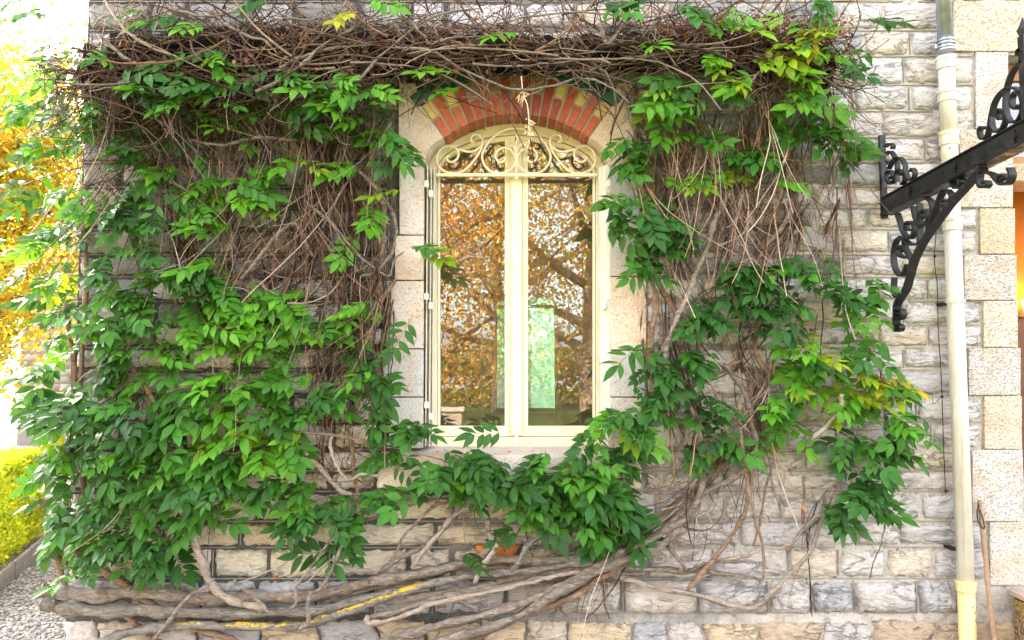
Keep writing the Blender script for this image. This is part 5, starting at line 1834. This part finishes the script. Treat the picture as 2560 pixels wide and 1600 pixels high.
foliage(VR, [
    (1845, 140, 46, 40, 8, 'LYL'), (1700, 150, 34, 12, 4, 'L'), (1760, 195, 34, 18, 4, 'LY'), (1930, 80, 40, 16, 4, 'LY'), (1740, 60, 30, 16, 3, 'L'), (1900, 190, 30, 20, 4, 'L'), (1640, 225, 75, 36, 11, 'LG'), (1600, 300, 60, 44, 10, 'GL'), (1560, 262, 36, 18, 4, 'L'), (1510, 355, 50, 22, 7, 'G'), (1500, 398, 36, 16, 4, 'DG'),
    (1770, 385, 50, 34, 8, 'GD'), (1640, 435, 44, 22, 5, 'LG'), (1720, 425, 44, 18, 4, 'LG'), (1700, 330, 40, 30, 4, 'G'), (1895, 245, 60, 34, 9, 'LG'), (1950, 310, 80, 40, 16, 'G'), (2005, 365, 34, 22, 5, 'DG'), (1840, 440, 22, 14, 2, 'L'),
    (1955, 145, 34, 12, 3, 'LY'), (2045, 140, 18, 12, 2, 'D'), (2020, 180, 30, 20, 3, 'D'), (1525, 530, 85, 50, 20, 'DG'), (1515, 640, 34, 24, 5, 'DG'), (1610, 575, 46, 26, 7, 'DG'), (1485, 485, 34, 10, 3, 'LG'), (1560, 600, 50, 24, 5, 'D'),
    (1785, 690, 85, 60, 20, 'D'), (1900, 640, 80, 30, 9, 'DG'), (1955, 705, 56, 36, 8, 'DG'), (1850, 755, 80, 44, 14, 'D'), (2035, 735, 44, 40, 7, 'G'), (2090, 688, 26, 14, 3, 'G'), (1640, 765, 55, 34, 8, 'D'), (1650, 838, 55, 30, 7, 'D'), (1560, 895, 46, 46, 10, 'D'), (1490, 848, 26, 10, 3, 'D'),
    (1535, 965, 46, 36, 6, 'D'), (1495, 1000, 60, 30, 6, 'DG'), (1680, 965, 55, 36, 8, 'DG'), (1700, 1045, 55, 34, 7, 'DG'), (1620, 1085, 34, 20, 3, 'DG'), (1955, 870, 85, 50, 15, 'LYG'), (1895, 825, 44, 26, 5, 'L'), (2075, 950, 80, 50, 18, 'GGY'), (1975, 950, 60, 36, 9, 'YL'),
    (2125, 1030, 70, 44, 16, 'GD'), (1825, 965, 50, 34, 6, 'LG'), (1850, 1035, 46, 34, 6, 'LG'), (2055, 1085, 70, 50, 16, 'GD'), (2050, 1170, 56, 50, 14, 'D'), (1995, 1238, 44, 28, 7, 'D'), (2110, 905, 34, 14, 3, 'YW'), (2060, 830, 40, 30, 5, 'GL'), (1880, 900, 40, 20, 3, 'LY')], 43)
foliage(VT, [(1440, 20, 26, 20, 3, 'DG'), (1200, 92, 14, 8, 1, 'L'), (1620, 42, 16, 24, 3, 'D'), (1735, 48, 34, 16, 3, 'L'), (450, 72, 10, 6, 1, 'L'), (910, 10, 10, 6, 1, 'L'), (1550, 114, 14, 6, 1, 'L'), (1840, 45, 14, 8, 1, 'Y'), (1880, 95, 34, 10, 1, 'W'), (1065, 214, 14, 6, 1, 'L'), (1045, 178, 14, 6, 1, 'L'), (820, 42, 6, 6, 1, 'W'), (2075, 60, 16, 8, 1, 'D'), (600, 8, 10, 6, 1, 'D'), (1960, 20, 40, 20, 3, 'DG')], 44, 0.5)

# ------------------------------------------------------------------ pot and fallen bits
PT_ = thing('terracotta_pot', 'orange terracotta pot half hidden behind the thick stems', 'pot')
p = pt(1243, 1418, 0.085)
mb = MB()
mb.lathe((p.x, -0.075, p.z), [(0, 0.075), (0.02, 0.085), (0.10, 0.118), (0.102, 0.132), (0.135, 0.136), (0.137, 0.120), (0.10, 0.108), (0.09, 0.02)], 22, True)
v = [(x, -0.075 + (y + 0.075) * 0.45, z) for x, y, z in mb.v]
mb.v = v
mb.build('pot_body', M_TERRA, PT_, smooth=False)
def small_leaf(px, py, o, mat, label, cat, group, s):
    r = nrg
    u = r.normal(0, 1, 3); u[2] *= 0.3; u /= np.linalg.norm(u)
    w = np.cross(u, [0.2, -0.5, 1.0]); w /= np.linalg.norm(w)
    z = np.cross(u, w)
    p = np.array(tuple(pt(px, py, o)))
    V = []
    for t, ww in ((-1, 0.05), (-0.5, 0.6), (0.1, 0.75), (0.6, 0.45), (1, 0.02)):
        for sgn in (-1, 0, 1):
            V.append(p + u * t * s + w * ww * sgn * s * 0.6 + z * s * (0.35 * t * t + 0.3 * abs(sgn)))
    F = [(q * 3 + j, q * 3 + j + 1, q * 3 + j + 4, q * 3 + j + 3) for q in range(4) for j in range(2)]
    o_ = pyobj('fallen_leaf', V, F, mat, None, True)
    tag(o_, label, cat, group)
for x, y, lab in ((1700, 1420, 'dry orange leaf on the low stems between the sill clump and the drainpipe'), (1836, 1535, 'dry brown leaf under the lowest looping stem on the grey stones'),
                  (685, 1443, 'dry orange leaf above the lichen-streaked stem below the large wisteria'), (1530, 1386, 'dry orange leaf tucked beneath the dense clump under the sill'),
                  (2006, 1268, 'dry brown leaf hanging on a thin stem below the yellowing foliage'), (812, 1462, 'dry orange leaf by the knobbly upright shoot above the lichen')):
    small_leaf(x, y, 0.15, M_DRY, lab, 'leaf', 'dry leaves caught on the stems', 0.022)
for x, y, lab in ((1273, 1127, 'tiny red petal on the sill beneath the middle of the window'), (1330, 1128, 'tiny red petal on the sill under the pane nearer the drainpipe'),
                  (1092, 1128, 'tiny red petal at the sill corner beside the folded shutter')):
    small_leaf(x, y, 0.02, M_RED, lab, 'petal', 'red petals on the sill', 0.012)

# ------------------------------------------------------------------ trees, hedge, neighbour
def card_cloud(name, pts, size, cols, parent, mat, seed, flat=0.35):
    """Leaf-sized folded cards at points (n,3)."""
    r = np.random.default_rng(seed)
    n = len(pts)
    u = r.normal(0, 1, (n, 3)); u /= np.linalg.norm(u, axis=1)[:, None]
    w = np.cross(u, r.normal(0, 1, (n, 3))); w /= np.linalg.norm(w, axis=1)[:, None]
    z = np.cross(u, w)
    s = size * r.uniform(0.6, 1.3, (n, 1))
    a, b, c, d = pts - u * s, pts + w * s * 0.62 + z * s * 0.25, pts + u * s, pts - w * s * 0.62 + z * s * 0.25
    V = np.stack([a, b, c, d], 1).reshape(-1, 3)
    cc = np.asarray(cols)[r.integers(len(cols), size=n)] * r.uniform(0.7, 1.3, (n, 1))
    T = np.ones((n, 4, 4)); T[..., :3] = cc[:, None, :]
    o = mobj(name, np_mesh(name, V, np.arange(n * 4).reshape(-1, 4), mat, False, {'tint': T.reshape(-1, 4)}), parent)
    o['kind'] = 'stuff'
    return o


def tree(label, loc, h, cr, cols, nleaf, seed, mat, leaf=0.09, trunk_r=0.16, bark=M_BARK, crown0=0.3, dense=0.75, group=None, nlimb=9, squash=0.8):
    r = np.random.default_rng(seed)
    T_ = thing('tree', label, 'tree', group, loc)
    L0 = np.array(loc, float)
    mb = MB()
    P = [L0 + np.array([r.normal(0, 0.04 * i), r.normal(0, 0.04 * i), h * 0.8 * i / 7]) for i in range(8)]
    P = spline(P, 4)
    mb.tube(P, np.linspace(trunk_r, trunk_r * 0.2, len(P)) * (1 + r.normal(0, 0.05, len(P))), 9)
    mb.build('trunk', bark, T_, smooth=True)
    tips = []
    lb = MB()
    for i in range(nlimb):
        t = crown0 + (0.95 - crown0) * (i + 0.5) / nlimb
        b = P[min(int(t * (len(P) - 1)), len(P) - 1)]
        az = i * 2.4 + r.normal(0, 0.4)
        ln = cr * r.uniform(0.75, 1.1) * (1.0 - 0.45 * max(0, (t - 0.55)))
        d = np.array([math.cos(az), math.sin(az), r.uniform(0.15, 0.7)])
        Q = [b, b + d * ln * 0.35, b + d * ln * 0.7 + [0, 0, ln * r.uniform(-0.05, 0.12)], b + d * ln + [0, 0, ln * r.uniform(-0.15, 0.2)]]
        Q = spline(Q, 4)
        lb.tube(Q, np.linspace(trunk_r * 0.42, trunk_r * 0.08, len(Q)), 6)
        for k in range(8):
            q = Q[int(r.uniform(0.25, 1.0) * (len(Q) - 1))]
            e = q + r.normal(0, 1, 3) * ln * 0.22 + [0, 0, ln * 0.06]
            mid = (q + e) / 2 + r.normal(0, 0.06, 3)
            B = spline([q, mid, e], 3)
            lb.tube(B, np.linspace(trunk_r * 0.12, trunk_r * 0.03, len(B)), 4, caps=False)
            tips += [q, mid, e, e]
    lb.build('limbs', bark, T_, smooth=True)
    tips = np.array(tips)
    idx = r.integers(len(tips), size=nleaf)
    sig = cr * 0.16 / dense
    pts = tips[idx] + r.normal(0, sig, (nleaf, 3)) * np.array([1, 1, squash])
    pts[:, 2] = np.maximum(pts[:, 2], 0.4)
    card_cloud('crown', pts, leaf, cols, T_, mat, seed + 1)
    return T_


M_AUT = m_card_leaf('autumn_leaf', None, 0.55)
YEL = [(0.52, 0.42, 0.03), (0.50, 0.38, 0.025), (0.50, 0.46, 0.05), (0.48, 0.24, 0.03), (0.36, 0.40, 0.04), (0.22, 0.26, 0.03)]
GRN = [(0.10, 0.16, 0.02), (0.16, 0.22, 0.02), (0.07, 0.12, 0.02), (0.30, 0.30, 0.03)]
ORG = [(0.56, 0.30, 0.05), (0.50, 0.22, 0.03), (0.60, 0.42, 0.09), (0.36, 0.26, 0.05), (0.44, 0.18, 0.03)]


def gpos(px, dist, o=None):
    """Ground point seen at column px, dist metres from the camera's plane."""
    return ((px - 1280) / FPX * dist, CAM.y + dist, 0.0)


tree('tall golden maple with orange patches standing by the pale building', gpos(-60, 13.5), 9.8, 2.7, YEL, 24000, 71, M_AUT, 0.062, 0.15, crown0=0.40, nlimb=13)
tree('golden yellow maple at the picture edge beyond the hedge', gpos(-250, 12.0), 7.0, 2.5, YEL, 18000, 72, M_AUT, 0.068, 0.15)
tree('pale yellow-green tree far behind the golden maples', gpos(-120, 22.0), 9.5, 3.0, YEL + GRN, 9000, 73, M_AUT, 0.11, 0.2)

# clipped hedge
HG = thing('hedge', 'clipped bright yellow-green hedge beside the gravel path', 'hedge')
ha, hb = Vector((-4.50, 1.3)), Vector((-5.35, 3.7))
n = 17000
t = nrg.uniform(0, 1, n)
u = nrg.uniform(0, 1, n)
face = nrg.integers(0, 10, n)
dirv = (hb - ha).normalized()
nor = Vector((-dirv.y, dirv.x))
if nor.x > 0: nor = -nor
wd_ = 0.75
hz = 1.04
s_ = np.where(face < 5, nrg.normal(0.02, 0.025, n), np.where(face < 9, nrg.uniform(0, wd_, n), nrg.uniform(0, wd_, n)))
z_ = np.where(face < 5, nrg.uniform(0.12, hz, n), np.where(face < 9, hz + nrg.normal(-0.01, 0.03, n), nrg.uniform(0.12, hz, n)))
t_ = np.where(face < 9, t, nrg.choice([0.0, 1.0], n) + nrg.normal(0, 0.012, n))
Lh = (hb - ha).length
bumpy = 0.05 * np.sin(t_ * 23) * np.cos(z_ * 9) + 0.03 * np.sin(t_ * 61 + z_ * 17)
s_ = s_ + bumpy
hx_ = ha.x + dirv.x * t_ * Lh + nor.x * s_
hy_ = ha.y + dirv.y * t_ * Lh + nor.y * s_
card_cloud('foliage', np.stack([hx_, hy_, z_], 1), 0.026, [(0.60, 0.68, 0.05), (0.52, 0.64, 0.05), (0.68, 0.70, 0.06), (0.40, 0.52, 0.04)], HG, m_card_leaf('hedge_leaf', None, 0.65), 81)
mb = MB()
for k in range(40):
    t0 = k / 39
    c_ = ha.lerp(hb, t0) + nor * rng.uniform(0.25, 0.5)
    for q in range(3):
        mb.tube([(c_.x, c_.y, 0), (c_.x + rng.gauss(0, 0.1), c_.y + rng.gauss(0, 0.1), 0.5), (c_.x + rng.gauss(0, 0.2), c_.y + rng.gauss(0, 0.2), 0.98)], [0.02, 0.013, 0.006], 5)
mb.build('branches', M_BARKB, HG)
# timber edging of the path
ED = thing('timber_edging', 'weathered plank edging the bed along the gravel path', 'edging')
for k in range(2):
    mb = MB()
    e0 = ha.lerp(hb, -0.12 + 0.52 * k) - nor * 0.12
    e1 = ha.lerp(hb, 0.39 + 0.52 * k) - nor * 0.12
    e2, e3 = e1 - nor * 0.045, e0 - nor * 0.045
    mb.add([(v.x, v.y, 0.0) for v in (e0, e1, e2, e3)] + [(v.x, v.y, 0.16) for v in (e0, e1, e2, e3)], [(0, 1, 5, 4), (1, 2, 6, 5), (2, 3, 7, 6), (3, 0, 4, 7), (4, 5, 6, 7), (3, 2, 1, 0)])
    mb.build('plank', m_simple('grey_plank', (0.34, 0.29, 0.24), 0.85, 0.3, 14), ED, bevel=0.008)
# stone bench behind the hedge
BN = thing('stone_bench', 'grey stone bench with shaped supports behind the hedge', 'bench')
bp = gpos(112, 8.6)
M_BEN = m_simple('bench_stone', (0.36, 0.33, 0.30), 0.9, 0.25, 18)
mb = MB(); mb.box((bp[0] - 0.15, bp[1] - 0.25, 0.42), (bp[0] + 1.3, bp[1] + 0.2, 0.52)); mb.build('seat', M_BEN, BN, bevel=0.015)
for dx in (0.0, 1.0):
    prof = [(0, 0.42), (0, 0.34), (0.05, 0.26), (0.05, 0.14), (0.0, 0.06), (0.0, 0.0), (0.16, 0.0), (0.16, 0.06), (0.11, 0.14), (0.11, 0.26), (0.16, 0.34), (0.16, 0.42)]
    poly_extrude('support', [[(bp[0] - 0.13 + dx + a, b) for a, b in prof]], bp[1] - 0.2, 0.36, M_BEN, BN, 0.008)

# neighbouring building of pale stones
NB = thing('neighbour_building', 'pale stone building behind the golden trees', 'building')
nd = 19.0
nx0 = (52 - 1280) / FPX * nd
ny = CAM.y + nd
mb = MB()
mb.box((nx0, ny, 0), (nx0 + 6.0, ny + 6, 4.9))
NW = mb.build('wall', m_simple('pale_mortar', (0.24, 0.22, 0.20), 0.95, 0.15, 10), NB)
zrow = 0.0
blockv = None
row = 0
M_NST = m_stone('pale_block', 0.6, 0.8, 0.5)
shared = []
for k in range(5):
    V, F, cen = stone_mesh([(0, 0), (0.5, 0), (0.5, 0.175), (0, 0.175)], 900 + k, 0.012, 0.012, 3, 2, 0.005)
    shared.append(np_mesh('stone', V, F, M_NST, True))
cnt = 0
while zrow < 4.85:
    x = nx0 + (0.0 if row % 2 else -0.26)
    while x < nx0 + 2.4:
        x0, x1 = max(x, nx0), x + 0.52
        if x1 - x0 > 0.1 and cnt < 290 and zrow > 0.3:
            o = bpy.data.objects.new('stone', shared[rng.randrange(5)])
            COL.objects.link(o)
            o.location = ((x0 + x1) / 2 - 0.01, ny, zrow + 0.095)
            o.scale = ((x1 - x0 - 0.025) / 0.5, 1, 1)
            place(o, NW)
            f = rng.uniform(0.9, 1.08)
            o.color = (0.34 * f, 0.31 * f, 0.285 * f, 1)
            cnt += 1
        x += 0.52
    zrow += 0.195
    row += 1
mb = MB()
mb.add([(nx0 - 0.4, ny - 0.4, 4.9), (nx0 + 6.4, ny - 0.4, 4.9), (nx0 + 6.4, ny + 6.4, 4.9), (nx0 - 0.4, ny + 6.4, 4.9), (nx0 + 2.5, ny + 3, 7), (nx0 + 3.5, ny + 3, 7)], [(0, 1, 5, 4), (2, 3, 4, 5), (1, 2, 5), (3, 0, 4), (3, 2, 1, 0)])
mb.build('roof', m_simple('neighbour_slate', (0.16, 0.13, 0.12), 0.7), NB)

# the garden opposite, seen in the window's reflection
RT = [('broad copper-leaved tree mirrored in the pane beside the dense foliage', (-3.0, -15.5, 0), 12.0, 3.6, ORG, 75, 0.32),
      ('tall bronze tree mirrored in the pane nearer the drainpipe', (2.4, -17.5, 0), 14.0, 3.8, ORG + YEL, 76, 0.38),
      ('spreading amber tree across the garden opposite the house', (-7.5, -21, 0), 11, 4.2, ORG + YEL, 77, 0.36),
      ('rust-coloured tree across the garden opposite the doorway', (8.0, -20, 0), 10, 4.0, ORG, 78, 0.33),
      ('golden tree farthest back across the garden', (-0.5, -27, 0), 17, 4.6, YEL + ORG, 79, 0.4)]
for lab, lc, h, cr, cols, sd, tr_ in RT:
    tree(lab, lc, h, cr, cols, 13500, sd, M_AUT, 0.075, tr_, M_BARKB, 0.16, 0.7, 'trees across the garden', 14)
HB2 = thing('garden_wall', 'low stone wall across the garden opposite the house', 'wall')
mb = MB(); mb.box((-14, -13.2, 0), (-1.2, -12.8, 0.9)); mb.build('wall_body', m_simple('garden_stone', (0.30, 0.22, 0.15), 0.9, 0.35, 6), HB2, bevel=0.02)
mb = MB(); mb.box((-14.05, -13.26, 0.902), (-1.15, -12.74, 1.0)); mb.build('coping', m_simple('garden_coping', (0.40, 0.33, 0.25), 0.9, 0.3, 6), HB2, bevel=0.015)
BHG = thing('hedge', 'long russet hedge added to block the bright horizon in the reflection', 'hedge')  # added hedge row, keeps the bright horizon out of the mirrored view
n = 14000
card_cloud('foliage', np.stack([nrg.uniform(-16, 16, n), -31 + nrg.normal(0, 0.4, n), nrg.uniform(0.1, 2.9, n)], 1), 0.13, ORG + GRN, BHG, M_AUT, 91)
mb = MB()
for k in range(24):
    mb.tube([(-15.5 + 1.35 * k, -31.3, 0), (-15.4 + 1.35 * k, -31.2, 2.6)], [0.05, 0.02], 5)
mb.build('stems', M_BARKB, BHG)
# pale green shrubs beyond the back window
SHR = thing('shrub', 'pale green shrub seen through the room and the back window', 'shrub')
n = 9000
c = pt(1370, 900, -15.0)
pp = nrg.normal(0, 1, (n, 3)); pp /= np.linalg.norm(pp, axis=1)[:, None]; pp *= nrg.uniform(0.5, 1.0, (n, 1)) ** 0.5
pp = pp * np.array([3.4, 1.2, 2.9]) + np.array([c.x + 0.6, 18.4, 2.6])
card_cloud('foliage', pp, 0.11, [(0.20, 0.38, 0.17), (0.26, 0.42, 0.22), (0.15, 0.30, 0.12)], SHR, m_card_leaf('shrub_leaf', None, 0.55), 83)
mb = MB()
for k in range(7):
    a = k * 0.9
    mb.tube([(c.x + 0.6, 18.4, 0), (c.x + 0.6 + math.cos(a) * 0.6, 18.4 + math.sin(a) * 0.3, 1.4), (c.x + 0.6 + math.cos(a) * 1.8, 18.4 + math.sin(a) * 0.6, 3.2)], [0.05, 0.035, 0.015], 5)
mb.build('stems', M_BARK, SHR)
